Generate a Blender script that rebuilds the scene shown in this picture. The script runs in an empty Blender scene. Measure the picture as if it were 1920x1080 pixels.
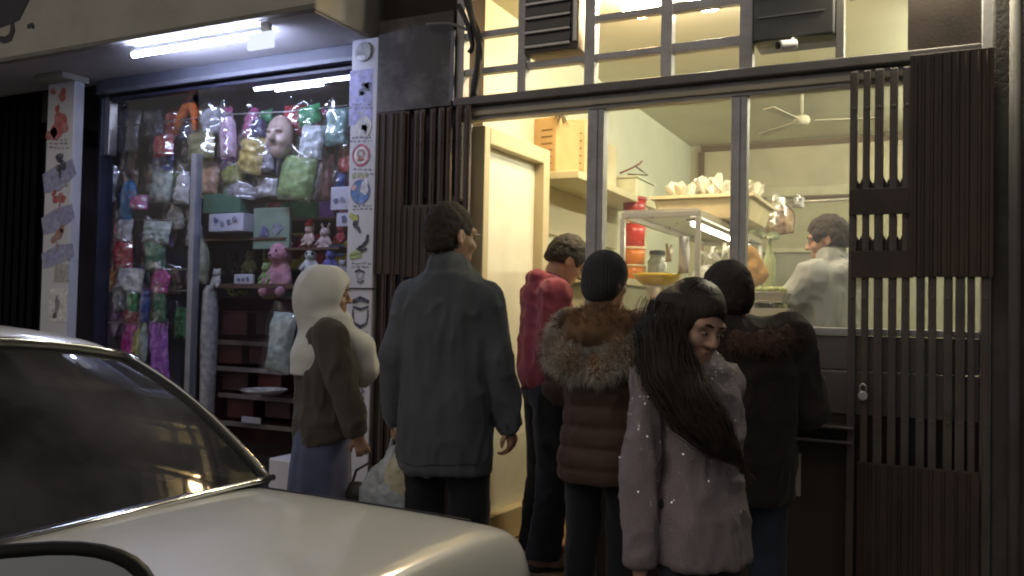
import bpy, bmesh, math, random
import numpy as np
from mathutils import Vector, Matrix, Euler

R = math.radians
SC = bpy.context.scene
COL = SC.collection

# ------------------------------------------------------------------ camera
FOC = 1600.0                      # focal length in pixels of the 1920 x 1080 photograph
CAM = Vector((0.0, 0.0, 1.31))    # the pavement is z = 0, the facade runs along X at Y = 3.96
YAW, PIT, ROL = R(26.0), math.atan(45 / FOC), R(1.2)
_F = Vector((-math.sin(YAW) * math.cos(PIT), math.cos(YAW) * math.cos(PIT), math.sin(PIT)))
_R0 = Vector((math.cos(YAW), math.sin(YAW), 0))
_U0 = _R0.cross(_F)
_RT = _R0 * math.cos(ROL) + _U0 * math.sin(ROL)
_UP = _U0 * math.cos(ROL) - _R0 * math.sin(ROL)
cam_d = bpy.data.cameras.new('camera'); cam = bpy.data.objects.new('camera', cam_d); COL.objects.link(cam)
cam_d.sensor_width = 36; cam_d.lens = 36 * FOC / 1920; cam_d.clip_start = 0.05; cam_d.clip_end = 400
cam.matrix_world = Matrix.Translation(CAM) @ Matrix((_RT, _UP, -_F)).transposed().to_4x4()
SC.camera = cam

# ------------------------------------------------------------------ world, street glow, exposure
w = bpy.data.worlds.new('World'); SC.world = w; w.use_nodes = True
nt = w.node_tree
bg = nt.nodes['Background']
sky = nt.nodes.new('ShaderNodeTexSky'); sky.sky_type = 'NISHITA'; sky.sun_disc = False
sky.sun_elevation = R(38); sky.sun_rotation = R(200); sky.dust_density = 4.0; sky.air_density = 0.6
hs = nt.nodes.new('ShaderNodeHueSaturation'); hs.inputs['Saturation'].default_value = 0.35
nt.links.new(sky.outputs[0], hs.inputs['Color'])
mx = nt.nodes.new('ShaderNodeMix'); mx.data_type = 'RGBA'; mx.blend_type = 'MULTIPLY'; mx.inputs['Factor'].default_value = 1
mx.inputs['B'].default_value = (1.0, 0.93, 0.84, 1)
nt.links.new(hs.outputs[0], mx.inputs['A']); nt.links.new(mx.outputs['Result'], bg.inputs['Color'])
bg.inputs['Strength'].default_value = 0.032
sun_d = bpy.data.lights.new('sun', 'SUN'); sun = bpy.data.objects.new('sun', sun_d); COL.objects.link(sun)
sun_d.energy = 0.1; sun_d.angle = R(50); sun_d.color = (1.0, 0.86, 0.66)
sun.rotation_euler = (Vector((0, 0, 0)) - Vector((0.55, -0.75, 1.1))).to_track_quat('-Z', 'Y').to_euler()
vs = SC.view_settings; vs.view_transform = 'Standard'; vs.look = 'None'; vs.exposure = 0.0; vs.gamma = 1
SC.cycles.use_denoising = True
SC.cycles.max_bounces = 8; SC.cycles.transparent_max_bounces = 16
SC.cycles.sample_clamp_indirect = 4.0
SC.cycles.filter_width = 2.0
SC.cycles.caustics_reflective = False; SC.cycles.caustics_refractive = False

# ------------------------------------------------------------------ measuring helpers
def ray(px, py):
    return _F + _RT * ((px - 960) / FOC) - _UP * ((py - 540) / FOC)
def at(px, py, Y):                 # the point of the place seen at a pixel, on the plane Y
    d = ray(px, py); return CAM + d * ((Y - CAM.y) / d.y)
def atX(px, py, X):
    d = ray(px, py); return CAM + d * ((X - CAM.x) / d.x)
def atZ(px, py, Z):
    d = ray(px, py); return CAM + d * ((Z - CAM.z) / d.z)
def atT(px, py, t):                # at a distance t along the view axis
    return CAM + ray(px, py) * t
D = 3.96                           # facade plane

# ------------------------------------------------------------------ mesh helpers
ORG = {}
def link(name, me, parent=None, mat=None):
    o = bpy.data.objects.new(name, me); COL.objects.link(o)
    if mat is not None and me is not None: me.materials.clear(); me.materials.append(mat)
    if parent is not None: o.parent = parent
    return o
def tag(o, label=None, cat=None, group=None, kind=None):
    if label: o['label'] = label
    if cat: o['category'] = cat
    if group: o['group'] = group
    if kind: o['kind'] = kind
    return o
def thing(name, label, cat, loc=(0, 0, 0), rz=0, group=None):
    o = bpy.data.objects.new(name, None); COL.objects.link(o); o.empty_display_size = 0.1
    o.location = loc; o.rotation_euler = (0, 0, rz)
    ORG[o.name] = Vector(loc)
    return tag(o, label, cat, group)
def org(parent):
    p = parent
    while p is not None:
        if p.name in ORG: return ORG[p.name]
        p = p.parent
    return Vector((0, 0, 0))

class MB:
    def __init__(s): s.v = []; s.f = []
    def add(s, vs, fs):
        b = len(s.v); s.v += [tuple(p) for p in vs]; s.f += [tuple(b + i for i in f) for f in fs]; return s
    def box(s, x0, x1, y0, y1, z0, z1):
        return s.add([(x0,y0,z0),(x1,y0,z0),(x1,y1,z0),(x0,y1,z0),(x0,y0,z1),(x1,y0,z1),(x1,y1,z1),(x0,y1,z1)],
                     [(0,3,2,1),(4,5,6,7),(0,1,5,4),(1,2,6,5),(2,3,7,6),(3,0,4,7)])
    def hexa(s, p):                # eight corners: bottom loop, top loop
        return s.add(p, [(0,3,2,1),(4,5,6,7),(0,1,5,4),(1,2,6,5),(2,3,7,6),(3,0,4,7)])
    def bar(s, a, b, wx, wz, up=(0,0,1)):      # rectangular bar between two points
        a = Vector(a); b = Vector(b); d = (b - a).normalized(); u = Vector(up)
        if abs(d.dot(u)) > .98: u = Vector((0,1,0))
        x = d.cross(u).normalized() * wx / 2; z = x.cross(d).normalized() * wz / 2
        return s.hexa([a-x-z, a+x-z, a+x+z, a-x+z, b-x-z, b+x-z, b+x+z, b-x+z])
    def tube(s, pts, r, n=8, caps=True):
        pts = [Vector(p) for p in pts]; m = len(pts)
        rs = r if isinstance(r, (list, tuple)) else [r] * m
        rings = []; nrm = None
        for i, p in enumerate(pts):
            t = (pts[min(i+1, m-1)] - pts[max(i-1, 0)]).normalized()
            if nrm is None:
                nrm = t.cross(Vector((0,0,1)))
                if nrm.length < .1: nrm = t.cross(Vector((0,1,0)))
            nrm = (nrm - t * nrm.dot(t)).normalized(); bi = t.cross(nrm)
            rings.append([p + (nrm * math.cos(2*math.pi*k/n) + bi * math.sin(2*math.pi*k/n)) * rs[i] for k in range(n)])
        vs = [q for r_ in rings for q in r_]
        fs = [(i*n+k, i*n+(k+1)%n, (i+1)*n+(k+1)%n, (i+1)*n+k) for i in range(m-1) for k in range(n)]
        if caps: fs += [tuple(range(n))[::-1], tuple((m-1)*n+k for k in range(n))]
        return s.add(vs, fs)
    def lathe(s, prof, n=20, c=(0,0,0), ax=2):
        vs = []
        for r, h in prof:
            for k in range(n):
                a = 2*math.pi*k/n; p = [r*math.cos(a), r*math.sin(a), h]
                if ax == 1: p = [p[0], p[2], p[1]]
                if ax == 0: p = [p[2], p[0], p[1]]
                vs.append((p[0]+c[0], p[1]+c[1], p[2]+c[2]))
        fs = [(i*n+k, i*n+(k+1)%n, (i+1)*n+(k+1)%n, (i+1)*n+k) for i in range(len(prof)-1) for k in range(n)]
        fs += [tuple(range(n))[::-1], tuple((len(prof)-1)*n+k for k in range(n))]
        return s.add(vs, fs)
    def plate(s, pts, y0, y1):      # outline of (x, z) pushed from y0 to y1
        n = len(pts)
        vs = [(x, y0, z) for x, z in pts] + [(x, y1, z) for x, z in pts]
        return s.add(vs, [tuple(range(n)), tuple(range(2*n-1, n-1, -1))] + [(i, i+n, (i+1)%n+n, (i+1)%n) for i in range(n)])
    def grid(s, P):                 # P[i][j] points
        n, m = len(P), len(P[0])
        return s.add([q for r_ in P for q in r_], [(i*m+j, (i+1)*m+j, (i+1)*m+j+1, i*m+j+1) for i in range(n-1) for j in range(m-1)])
    def mesh(s, name, off=Vector((0,0,0)), smooth=False):
        me = bpy.data.meshes.new(name)
        me.from_pydata([(p[0]-off[0], p[1]-off[1], p[2]-off[2]) for p in s.v], [], s.f)
        bm = bmesh.new(); bm.from_mesh(me); bmesh.ops.recalc_face_normals(bm, faces=bm.faces); bm.to_mesh(me); bm.free()
        if smooth:
            me.polygons.foreach_set('use_smooth', [True] * len(me.polygons))
        return me
    def build(s, name, mat, parent=None, bevel=0, smooth=False, sub=0, seg=2):
        me = s.mesh(name, org(parent) if parent is not None else Vector((0,0,0)), smooth)
        o = link(name, me, parent, mat)
        if bevel:
            b = o.modifiers.new('bevel', 'BEVEL'); b.width = bevel; b.segments = seg; b.limit_method = 'ANGLE'; b.angle_limit = R(40)
        if sub:
            b = o.modifiers.new('sub', 'SUBSURF'); b.levels = sub; b.render_levels = sub
        if smooth and (bevel or smooth == 'auto'):
            try: me.set_sharp_from_angle(angle=R(35))
            except Exception: pass
        return o
    def at_base(s, name, mat, label, cat, group=None, bevel=0, smooth=False):   # a one-mesh thing with its origin at its base centre
        a = np.array(s.v); lo, hi = a.min(0), a.max(0)
        c = Vector(((lo[0]+hi[0])/2, (lo[1]+hi[1])/2, lo[2]))
        me = s.mesh(name, c, smooth); o = link(name, me, None, mat); o.location = c
        if bevel:
            b = o.modifiers.new('bevel', 'BEVEL'); b.width = bevel; b.segments = 2; b.limit_method = 'ANGLE'; b.angle_limit = R(40)
        return tag(o, label, cat, group)

# ------------------------------------------------------------------ materials
MATS = {}
def M(name, col=(.5,.5,.5), rough=.6, metal=0, var=.18, scale=6, bump=0, bscale=60, spec=.5, coat=0, emit=None, es=0,
      dirt=None, dscale=2.5, damt=.5, stretch=(1,1,1), sss=0, trans=0, sheen=0, aniso=None):
    if name in MATS: return MATS[name]
    m = bpy.data.materials.new(name); m.use_nodes = True; MATS[name] = m
    n = m.node_tree.nodes; l = m.node_tree.links; p = n['Principled BSDF']
    p.inputs['Roughness'].default_value = rough; p.inputs['Metallic'].default_value = metal
    p.inputs['Specular IOR Level'].default_value = spec; p.inputs['Coat Weight'].default_value = coat
    p.inputs['Coat Roughness'].default_value = .08
    if sss: p.inputs['Subsurface Weight'].default_value = sss; p.inputs['Subsurface Radius'].default_value = (.02,.008,.004); p.inputs['Subsurface Scale'].default_value = .5
    if trans: p.inputs['Transmission Weight'].default_value = trans
    if sheen: p.inputs['Sheen Weight'].default_value = sheen
    if emit: p.inputs['Emission Color'].default_value = (*emit, 1); p.inputs['Emission Strength'].default_value = es
    tc = n.new('ShaderNodeTexCoord'); mp = n.new('ShaderNodeMapping'); mp.inputs['Scale'].default_value = stretch
    l.new(tc.outputs['Object'], mp.inputs['Vector'])
    nz = n.new('ShaderNodeTexNoise'); nz.inputs['Scale'].default_value = scale; nz.inputs['Detail'].default_value = 5
    l.new(mp.outputs[0], nz.inputs['Vector'])
    cr = n.new('ShaderNodeMapRange'); cr.inputs['From Min'].default_value = .3; cr.inputs['From Max'].default_value = .7
    cr.inputs['To Min'].default_value = 1 - var; cr.inputs['To Max'].default_value = 1 + var
    l.new(nz.outputs['Fac'], cr.inputs['Value'])
    mu = n.new('ShaderNodeMix'); mu.data_type = 'RGBA'; mu.blend_type = 'MULTIPLY'; mu.inputs['Factor'].default_value = 1
    mu.inputs['A'].default_value = (*col, 1); l.new(cr.outputs[0], mu.inputs['B'])
    out = mu.outputs['Result']
    if dirt:
        dn = n.new('ShaderNodeTexNoise'); dn.inputs['Scale'].default_value = dscale; dn.inputs['Detail'].default_value = 7; dn.inputs['Roughness'].default_value = .65
        l.new(mp.outputs[0], dn.inputs['Vector'])
        dr = n.new('ShaderNodeMapRange'); dr.inputs['From Min'].default_value = .45; dr.inputs['From Max'].default_value = .72; dr.inputs['To Max'].default_value = damt
        l.new(dn.outputs['Fac'], dr.inputs['Value'])
        dm = n.new('ShaderNodeMix'); dm.data_type = 'RGBA'; dm.inputs['B'].default_value = (*dirt, 1)
        l.new(dr.outputs[0], dm.inputs['Factor']); l.new(out, dm.inputs['A']); out = dm.outputs['Result']
    l.new(out, p.inputs['Base Color'])
    rr = n.new('ShaderNodeMapRange'); rr.inputs['To Min'].default_value = max(0, rough - .12); rr.inputs['To Max'].default_value = min(1, rough + .12)
    l.new(nz.outputs['Fac'], rr.inputs['Value']); l.new(rr.outputs[0], p.inputs['Roughness'])
    if bump:
        b = n.new('ShaderNodeTexNoise'); b.inputs['Scale'].default_value = bscale; b.inputs['Detail'].default_value = 4
        l.new(mp.outputs[0], b.inputs['Vector'])
        bn = n.new('ShaderNodeBump'); bn.inputs['Strength'].default_value = min(1, bump); bn.inputs['Distance'].default_value = .01 * max(1, bump)
        l.new(b.outputs['Fac'], bn.inputs['Height']); l.new(bn.outputs[0], p.inputs['Normal'])
    return m

def glass(name, tint=(1,1,1), haze=0.0, hazecol=(.6,.6,.55), rough=.02, ior=1.45):
    if name in MATS: return MATS[name]
    m = bpy.data.materials.new(name); m.use_nodes = True; MATS[name] = m
    n = m.node_tree.nodes; l = m.node_tree.links; n.remove(n['Principled BSDF'])
    t = n.new('ShaderNodeBsdfTransparent'); t.inputs[0].default_value = (*tint, 1)
    g = n.new('ShaderNodeBsdfGlossy'); g.inputs['Roughness'].default_value = rough; g.inputs[0].default_value = (.95,.95,.95,1)
    lw = n.new('ShaderNodeLayerWeight'); lw.inputs[0].default_value = .5
    po = n.new('ShaderNodeMath'); po.operation = 'POWER'; po.inputs[1].default_value = 5; l.new(lw.outputs['Facing'], po.inputs[0])
    fr = n.new('ShaderNodeMapRange'); fr.inputs['To Min'].default_value = ((ior-1)/(ior+1))**2; fr.inputs['To Max'].default_value = .95; l.new(po.outputs[0], fr.inputs['Value'])
    a = n.new('ShaderNodeMixShader'); l.new(fr.outputs[0], a.inputs[0])
    src = t.outputs[0]
    if haze:
        d = n.new('ShaderNodeBsdfDiffuse'); d.inputs[0].default_value = (*hazecol, 1)
        nz = n.new('ShaderNodeTexNoise'); nz.inputs['Scale'].default_value = 3.5; nz.inputs['Detail'].default_value = 6
        mr = n.new('ShaderNodeMapRange'); mr.inputs['From Min'].default_value = .35; mr.inputs['From Max'].default_value = .75
        mr.inputs['To Min'].default_value = haze * .4; mr.inputs['To Max'].default_value = haze * 1.8
        tc = n.new('ShaderNodeTexCoord'); l.new(tc.outputs['Object'], nz.inputs['Vector']); l.new(nz.outputs['Fac'], mr.inputs['Value'])
        h = n.new('ShaderNodeMixShader'); l.new(mr.outputs[0], h.inputs[0]); l.new(t.outputs[0], h.inputs[1]); l.new(d.outputs[0], h.inputs[2]); src = h.outputs[0]
    l.new(src, a.inputs[1]); l.new(g.outputs[0], a.inputs[2]); l.new(a.outputs[0], n['Material Output'].inputs[0])
    return m
def lamp_mat(name, col, s):
    if name in MATS: return MATS[name]
    m = bpy.data.materials.new(name); m.use_nodes = True; MATS[name] = m
    n = m.node_tree.nodes; n.remove(n['Principled BSDF']); e = n.new('ShaderNodeEmission')
    e.inputs[0].default_value = (*col, 1); e.inputs[1].default_value = s
    m.node_tree.links.new(e.outputs[0], n['Material Output'].inputs[0]); return m

# ------------------------------------------------------------------ smooth solids: distance fields meshed by surface nets
_rng = np.random.RandomState(7); _LAT = _rng.rand(64, 64, 64).astype(np.float32)
def vn(P, seed=0):
    P = np.asarray(P, np.float32) + seed * 7.31
    i = np.floor(P).astype(np.int32); f = P - i; f = f * f * (3 - 2 * f)
    i0 = i & 63; i1 = (i + 1) & 63
    g = lambda a, b, c: _LAT[a[:,0] if False else a, b, c]
    x0, y0, z0 = i0[:,0], i0[:,1], i0[:,2]; x1, y1, z1 = i1[:,0], i1[:,1], i1[:,2]
    fx, fy, fz = f[:,0], f[:,1], f[:,2]
    c00 = _LAT[x0,y0,z0]*(1-fx)+_LAT[x1,y0,z0]*fx; c10 = _LAT[x0,y1,z0]*(1-fx)+_LAT[x1,y1,z0]*fx
    c01 = _LAT[x0,y0,z1]*(1-fx)+_LAT[x1,y0,z1]*fx; c11 = _LAT[x0,y1,z1]*(1-fx)+_LAT[x1,y1,z1]*fx
    c0 = c00*(1-fy)+c10*fy; c1 = c01*(1-fy)+c11*fy
    return c0*(1-fz)+c1*fz

class SDF:
    def __init__(s, lo, hi, cell=.01, fine=None, k=.03):
        s.x = np.arange(lo[0], hi[0], cell, dtype=np.float32); s.y = np.arange(lo[1], hi[1], cell, dtype=np.float32)
        if fine:      # (z0, z1, cell): finer rows over a height range
            s.z = np.concatenate([np.arange(lo[2], fine[0], cell), np.arange(fine[0], hi[2], fine[2])]).astype(np.float32)
        else: s.z = np.arange(lo[2], hi[2], cell, dtype=np.float32)
        s.d = np.full((len(s.x), len(s.y), len(s.z)), .5, np.float32); s.k = k; s.T = None
    def _sl(s, lo, hi, m):
        r = []
        for ax, a in enumerate((s.x, s.y, s.z)):
            i0 = int(np.searchsorted(a, lo[ax] - m)); i1 = int(np.searchsorted(a, hi[ax] + m)); r.append(slice(max(0,i0), min(len(a), i1)))
        return tuple(r)
    def _pts(s, sl):
        return np.meshgrid(s.x[sl[0]], s.y[sl[1]], s.z[sl[2]], indexing='ij')
    def _put(s, sl, d, k, sub):
        if d.size == 0: return s
        a = s.d[sl]
        if sub: a, d = -a, d
        if k > 0:
            h = np.clip(.5 + .5 * (d - a) / k, 0, 1); r = d * (1 - h) + a * h - k * h * (1 - h)
        else: r = np.minimum(a, d)
        s.d[sl] = -r if sub else r
        return s
    def _loc(s, p):      # place helper: the frame (matrix) now in use
        return np.array(s.T @ Vector(p)) if s.T is not None else np.array(p, float)
    def cone(s, a, b, ra, rb=None, k=None, sq=None, sub=False):
        rb = ra if rb is None else rb; k = s.k if k is None else k
        a = s._loc(a); b = s._loc(b); m = max(ra, rb) * (max(sq) if sq else 1) + k + .02
        sl = s._sl(np.minimum(a, b), np.maximum(a, b), m); X, Y, Z = s._pts(sl)
        q = sq or (1, 1, 1)
        px, py, pz = (X-a[0])/q[0], (Y-a[1])/q[1], (Z-a[2])/q[2]; ab = (b - a) / np.array(q); L = max(1e-9, float(ab @ ab))
        t = np.clip((px*ab[0]+py*ab[1]+pz*ab[2]) / L, 0, 1)
        d = np.sqrt((px-t*ab[0])**2 + (py-t*ab[1])**2 + (pz-t*ab[2])**2) - (ra + (rb-ra)*t)
        return s._put(sl, (d * min(q)).astype(np.float32), k, sub)
    def chain(s, pts, rs, k=None, sq=None):
        for i in range(len(pts)-1): s.cone(pts[i], pts[i+1], rs[i], rs[i+1], k, sq)
        return s
    def ell(s, c, r, k=None, sub=False, rot=None):
        k = s.k if k is None else k; r = np.array(r, float); m = r.max() + k + .02
        Rm = np.eye(3)
        if s.T is not None: Rm = np.array(s.T.to_3x3())
        if rot is not None: Rm = Rm @ np.array(Euler(rot).to_matrix())
        c = s._loc(c); sl = s._sl(c, c, m); X, Y, Z = s._pts(sl)
        px, py, pz = X-c[0], Y-c[1], Z-c[2]
        qx = px*Rm[0,0]+py*Rm[1,0]+pz*Rm[2,0]; qy = px*Rm[0,1]+py*Rm[1,1]+pz*Rm[2,1]; qz = px*Rm[0,2]+py*Rm[1,2]+pz*Rm[2,2]
        k0 = np.sqrt((qx/r[0])**2+(qy/r[1])**2+(qz/r[2])**2); k1 = np.sqrt((qx/r[0]**2)**2+(qy/r[1]**2)**2+(qz/r[2]**2)**2)
        d = k0*(k0-1)/np.maximum(k1, 1e-6)
        return s._put(sl, d.astype(np.float32), k, sub)
    def loft(s, rows, k=None, sub=False, p=2.0):     # rows of (z, cx, cy, rx, ry), stacked ellipses
        k = s.k if k is None else k; r = np.array(rows, float); r = r[np.argsort(r[:,0])]
        lo = np.array([(r[:,1]-r[:,3]).min(), (r[:,2]-r[:,4]).min(), r[0,0]]); hi = np.array([(r[:,1]+r[:,3]).max(), (r[:,2]+r[:,4]).max(), r[-1,0]])
        sl = s._sl(lo, hi, k + .03); X, Y, Z = s._pts(sl); z = s.z[sl[2]]
        # smooth interpolation of the rows
        zz = np.linspace(r[0,0], r[-1,0], 80); tab = [np.interp(zz, r[:,0], r[:,i]) for i in range(1,5)]
        ker = np.ones(7)/7; tab = [np.convolve(np.pad(t, 3, mode='edge'), ker, 'valid') for t in tab]
        cx, cy, rx, ry = [np.interp(z, zz, t)[None,None,:] for t in tab]
        q = (np.abs((X-cx)/rx)**p + np.abs((Y-cy)/ry)**p)**(1/p)
        d = (q-1)*np.minimum(rx, ry)
        d = np.maximum(d, np.maximum(r[0,0]-Z, Z-r[-1,0]))
        return s._put(sl, d.astype(np.float32), k, sub)
    def cut(s, n, c, k=.004):      # remove the half space on the side n points to
        n = np.array(n, float); n /= np.linalg.norm(n)
        if s.T is not None: n = np.array(s.T.to_3x3() @ Vector(n))
        c = s._loc(c)
        X, Y, Z = np.meshgrid(s.x, s.y, s.z, indexing='ij', sparse=True)
        pl = ((X-c[0])*n[0]+(Y-c[1])*n[1]+(Z-c[2])*n[2]).astype(np.float32)
        h = np.clip(.5 - .5*(pl - s.d)/k, 0, 1); s.d = pl*(1-h) + s.d*h + k*h*(1-h)
        return s
    def mesh(s, name, smooth=2, disp=None):
        d = s.d; S = d < 0
        S[0] = S[-1] = False; S[:,0] = S[:,-1] = False; S[:,:,0] = S[:,:,-1] = False
        d = np.where(S, d, np.maximum(d, 1e-4))
        c = np.zeros(tuple(n-1 for n in d.shape), np.int8)
        for a in (0,1):
            for b in (0,1):
                for e in (0,1): c += S[a:a+c.shape[0], b:b+c.shape[1], e:e+c.shape[2]]
        act = np.argwhere((c > 0) & (c < 8)); idx = np.full(c.shape, -1, np.int32); idx[tuple(act.T)] = np.arange(len(act))
        acc = np.zeros((len(act), 3)); cnt = np.zeros(len(act))
        I, J, K = act.T
        for ax in range(3):
            o = [q for q in range(3) if q != ax]
            for u in (0,1):
                for v in (0,1):
                    a = np.zeros(3, int); a[o[0]] = u; a[o[1]] = v; b = a.copy(); b[ax] = 1
                    d1 = d[I+a[0],J+a[1],K+a[2]]; d2 = d[I+b[0],J+b[1],K+b[2]]; mk = (d1 < 0) != (d2 < 0)
                    t = np.where(mk, d1/np.where(mk, d1-d2, 1), 0)
                    for q in range(3): acc[:,q] += mk * (a[q] + (t if q == ax else 0))
                    cnt += mk
        P = act + acc / np.maximum(cnt, 1)[:,None]
        V = np.stack([np.interp(P[:,q], np.arange(len(ar)), ar) for q, ar in enumerate((s.x, s.y, s.z))], 1)
        quads = []
        for ax in range(3):
            o = [(1,2),(2,0),(0,1)][ax]
            sa = [slice(None)]*3; sb = [slice(None)]*3; sa[ax] = slice(0,-1); sb[ax] = slice(1,None)
            e = np.argwhere(S[tuple(sa)] != S[tuple(sb)])
            inside = S[tuple(e.T)]
            def cell(du, dv):
                q = e.copy(); q[:,o[0]] -= du; q[:,o[1]] -= dv; return idx[tuple(q.T)]
            Q = np.stack([cell(1,1), cell(0,1), cell(0,0), cell(1,0)], 1)
            Q[~inside] = Q[~inside][:, ::-1]; quads.append(Q)
        Q = np.concatenate(quads); Q = Q[(Q >= 0).all(1)]
        E = np.concatenate([Q[:,[0,1]], Q[:,[1,2]], Q[:,[2,3]], Q[:,[3,0]]])
        for _ in range(smooth):
            sm = np.zeros_like(V); ct = np.zeros(len(V))
            for q in range(3): sm[:,q] = np.bincount(E[:,0], V[E[:,1],q], len(V)) + np.bincount(E[:,1], V[E[:,0],q], len(V))
            ct = np.bincount(E[:,0], minlength=len(V)) + np.bincount(E[:,1], minlength=len(V))
            V = V*.4 + .6*sm/np.maximum(ct,1)[:,None]
        if disp is not None:
            fn = np.cross(V[Q[:,2]]-V[Q[:,0]], V[Q[:,3]]-V[Q[:,1]]); N = np.zeros_like(V)
            for q in range(3):
                for r_ in range(4): N[:,q] += np.bincount(Q[:,r_], fn[:,q], len(V))
            N /= np.maximum(np.linalg.norm(N, axis=1), 1e-12)[:,None]
            V = V + N * disp(V, N)[:,None]
        me = bpy.data.meshes.new(name)
        me.vertices.add(len(V)); me.vertices.foreach_set('co', V.astype(np.float32).ravel())
        me.loops.add(len(Q)*4); me.loops.foreach_set('vertex_index', Q.astype(np.int32).ravel())
        me.polygons.add(len(Q)); me.polygons.foreach_set('loop_start', np.arange(0, len(Q)*4, 4, dtype=np.int32))
        me.polygons.foreach_set('use_smooth', np.ones(len(Q), bool)); me.update(calc_edges=True); me.validate()
        s.V, s.Q = V, Q
        return me

# ================================================================== THE SETTING
asphalt = M('asphalt', (.05,.05,.05), .8, var=.3, scale=40, bump=.4, bscale=180)
paving = M('paving', (.28,.25,.21), .55, var=.2, scale=5, bump=.2, bscale=60, dirt=(.08,.07,.06))
kerbm = M('kerbstone', (.3,.29,.27), .8, bump=.3, dirt=(.08,.07,.06))
tag(MB().box(-40, 40, -40, 2.3, -.34, -.14).build('road', asphalt), kind='structure')
pv = tag(MB().box(-40, 40, 2.46, 12, -.3, -.012).build('pavement', kerbm), kind='structure')
rng = random.Random(3)
sl = MB().box(0, .398, 0, .398, -.02, .0).mesh('paving_slab')
sl.materials.append(paving)
for i in range(-14, 4):
    for j in range(4):
        o = link('paving_slab', sl, pv); o.location = (i*.402, 2.47 + j*.372, rng.uniform(-.003, .001)); o.scale = (1, .92, 1)
kb = tag(MB().box(-40, 40, 2.302, 2.458, -.3, -.02).build('kerb', asphalt), kind='structure')
ks = MB().box(0, .79, 2.3, 2.455, -.3, .004).mesh('kerb_stone'); ks.materials.append(kerbm)
for i in range(-8, 3):
    o = link('kerb_stone', ks, kb); o.location = (i*.8, 0, 0)

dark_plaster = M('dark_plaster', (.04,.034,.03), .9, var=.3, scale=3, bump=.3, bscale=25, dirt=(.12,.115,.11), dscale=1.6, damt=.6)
grey_plaster = M('grey_plaster', (.2,.19,.17), .9, var=.2, scale=4, bump=.3, bscale=30, dirt=(.08,.075,.07))
canopy_m = M('canopy_render', (.42,.40,.36), .85, var=.12, scale=2, bump=.15, bscale=30, dirt=(.2,.19,.17), dscale=1.2, damt=.45)
brown_steel = M('brown_steel', (.040,.025,.019), .6, var=.35, scale=7, bump=.1, bscale=40, dirt=(.085,.05,.032), dscale=4, damt=.6, stretch=(1,1,.4))
grey_steel = M('grey_steel', (.115,.10,.092), .5, .3, var=.3, scale=10, bump=.15, dirt=(.06,.035,.022), dscale=5, damt=.7)
frame_m = M('frame_paint', (.42,.41,.42), .45, .15, var=.12, scale=12, bump=.08, bscale=50, dirt=(.12,.10,.085), dscale=5, damt=.45)
black_m = M('black_paint', (.005,.005,.008), .9, var=.2, spec=.1)
navy_m = M('navy_frame', (.022,.024,.045), .45, var=.2)
alu = M('aluminium', (.55,.55,.56), .32, .85, var=.1, bump=.04)
pillar_m = M('pillar_laminate', (.62,.62,.66), .4, var=.06, scale=3, dirt=(.42,.42,.44), dscale=2, damt=.4)
shop_glass = glass('shop_glass', haze=.012)
toy_glass = glass('toy_window_glass', tint=(.96,.97,.98), haze=.006, hazecol=(.5,.5,.6))
cable_m = M('cable_rubber', (.02,.02,.02), .6)

# ------------------------------------------------------------------ upper storeys above both shops
bw = thing('building', 'dark plastered upper storeys rising above both lit shops', 'building', (-2.5, 4.2, 3.2))
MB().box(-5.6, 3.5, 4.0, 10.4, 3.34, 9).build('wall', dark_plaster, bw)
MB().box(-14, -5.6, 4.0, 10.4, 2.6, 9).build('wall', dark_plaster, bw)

# ------------------------------------------------------------------ the toy shop on the left
ts = thing('toy_shop', 'toy and party shop with sticker pillars under a grey concrete canopy', 'shop', (-4.3, D, 0))
SOF = 2.84
cn = MB().box(-7.5, -2.83, 3.44, 4.06, SOF, 3.62).build('canopy', canopy_m, ts, bevel=.012)
# soft drip edge and a cable along the canopy
MB().box(-7.5, -2.85, 3.46, 4.05, SOF-.005, SOF-.001).build('soffit', M('soffit_paint', (.55,.53,.55), .8, var=.1, scale=2, dirt=(.45,.43,.42), dscale=1.5, damt=.5), cn)
MB().box(-7.5, -2.832, 3.428, 3.439, SOF + .002, SOF + .028).build('drip_edge', M('drip', (.18,.17,.15), .8), cn)
ink = M('sign_ink', (.02,.02,.03), .6)
def stroke(pts, wd, y, dy=.004):
    mb = MB(); P = [Vector((p.x, 0, p.z)) for p in pts]; n = len(P); L = []; Rr = []
    for i, p in enumerate(P):
        t = (P[min(i+1,n-1)] - P[max(i-1,0)]).normalized(); q = Vector((-t.z, 0, t.x)) * wd / 2 * (0.55 + .9*math.sin(math.pi*(i+.6)/n))
        L.append(p+q); Rr.append(p-q)
    return mb.plate([(p.x, p.z) for p in L] + [(p.x, p.z) for p in Rr[::-1]], y-dy, y)
def fas(px, py): return at(px, py, 3.44)
stroke([fas(-30, 30), fas(0, 26), fas(30, 12), fas(44, -12), fas(40, -40)], .14, 3.4395).build('sign_letter', ink, cn)
stroke([fas(24, 44), fas(24, 58), fas(20, 70), fas(10, 75), fas(-6, 72)], .035, 3.4395).build('sign_letter', ink, cn)
stroke([fas(52, 50), fas(60, 47), fas(64, 52)], .022, 3.4395).build('sign_letter', ink, cn)
# neighbouring closed shop on the far left: dark folded shutter
ns = thing('closed_shutter', 'dark closed steel shutter left of the sticker pillar', 'shutter', (-6.4, D, 0))
for i in range(22):
    MB().box(-7.6 + i*.085, -7.6 + i*.085 + .06, D + .02, D + .06, .02, SOF - .02).build('shutter_bar', black_m, ns, bevel=.006)
MB().box(-7.7, -5.72, D + .07, D + .1, .0, SOF).build('shutter_sheet', M('shutter_sheet', (.012,.011,.02), .6), ns)

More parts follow.
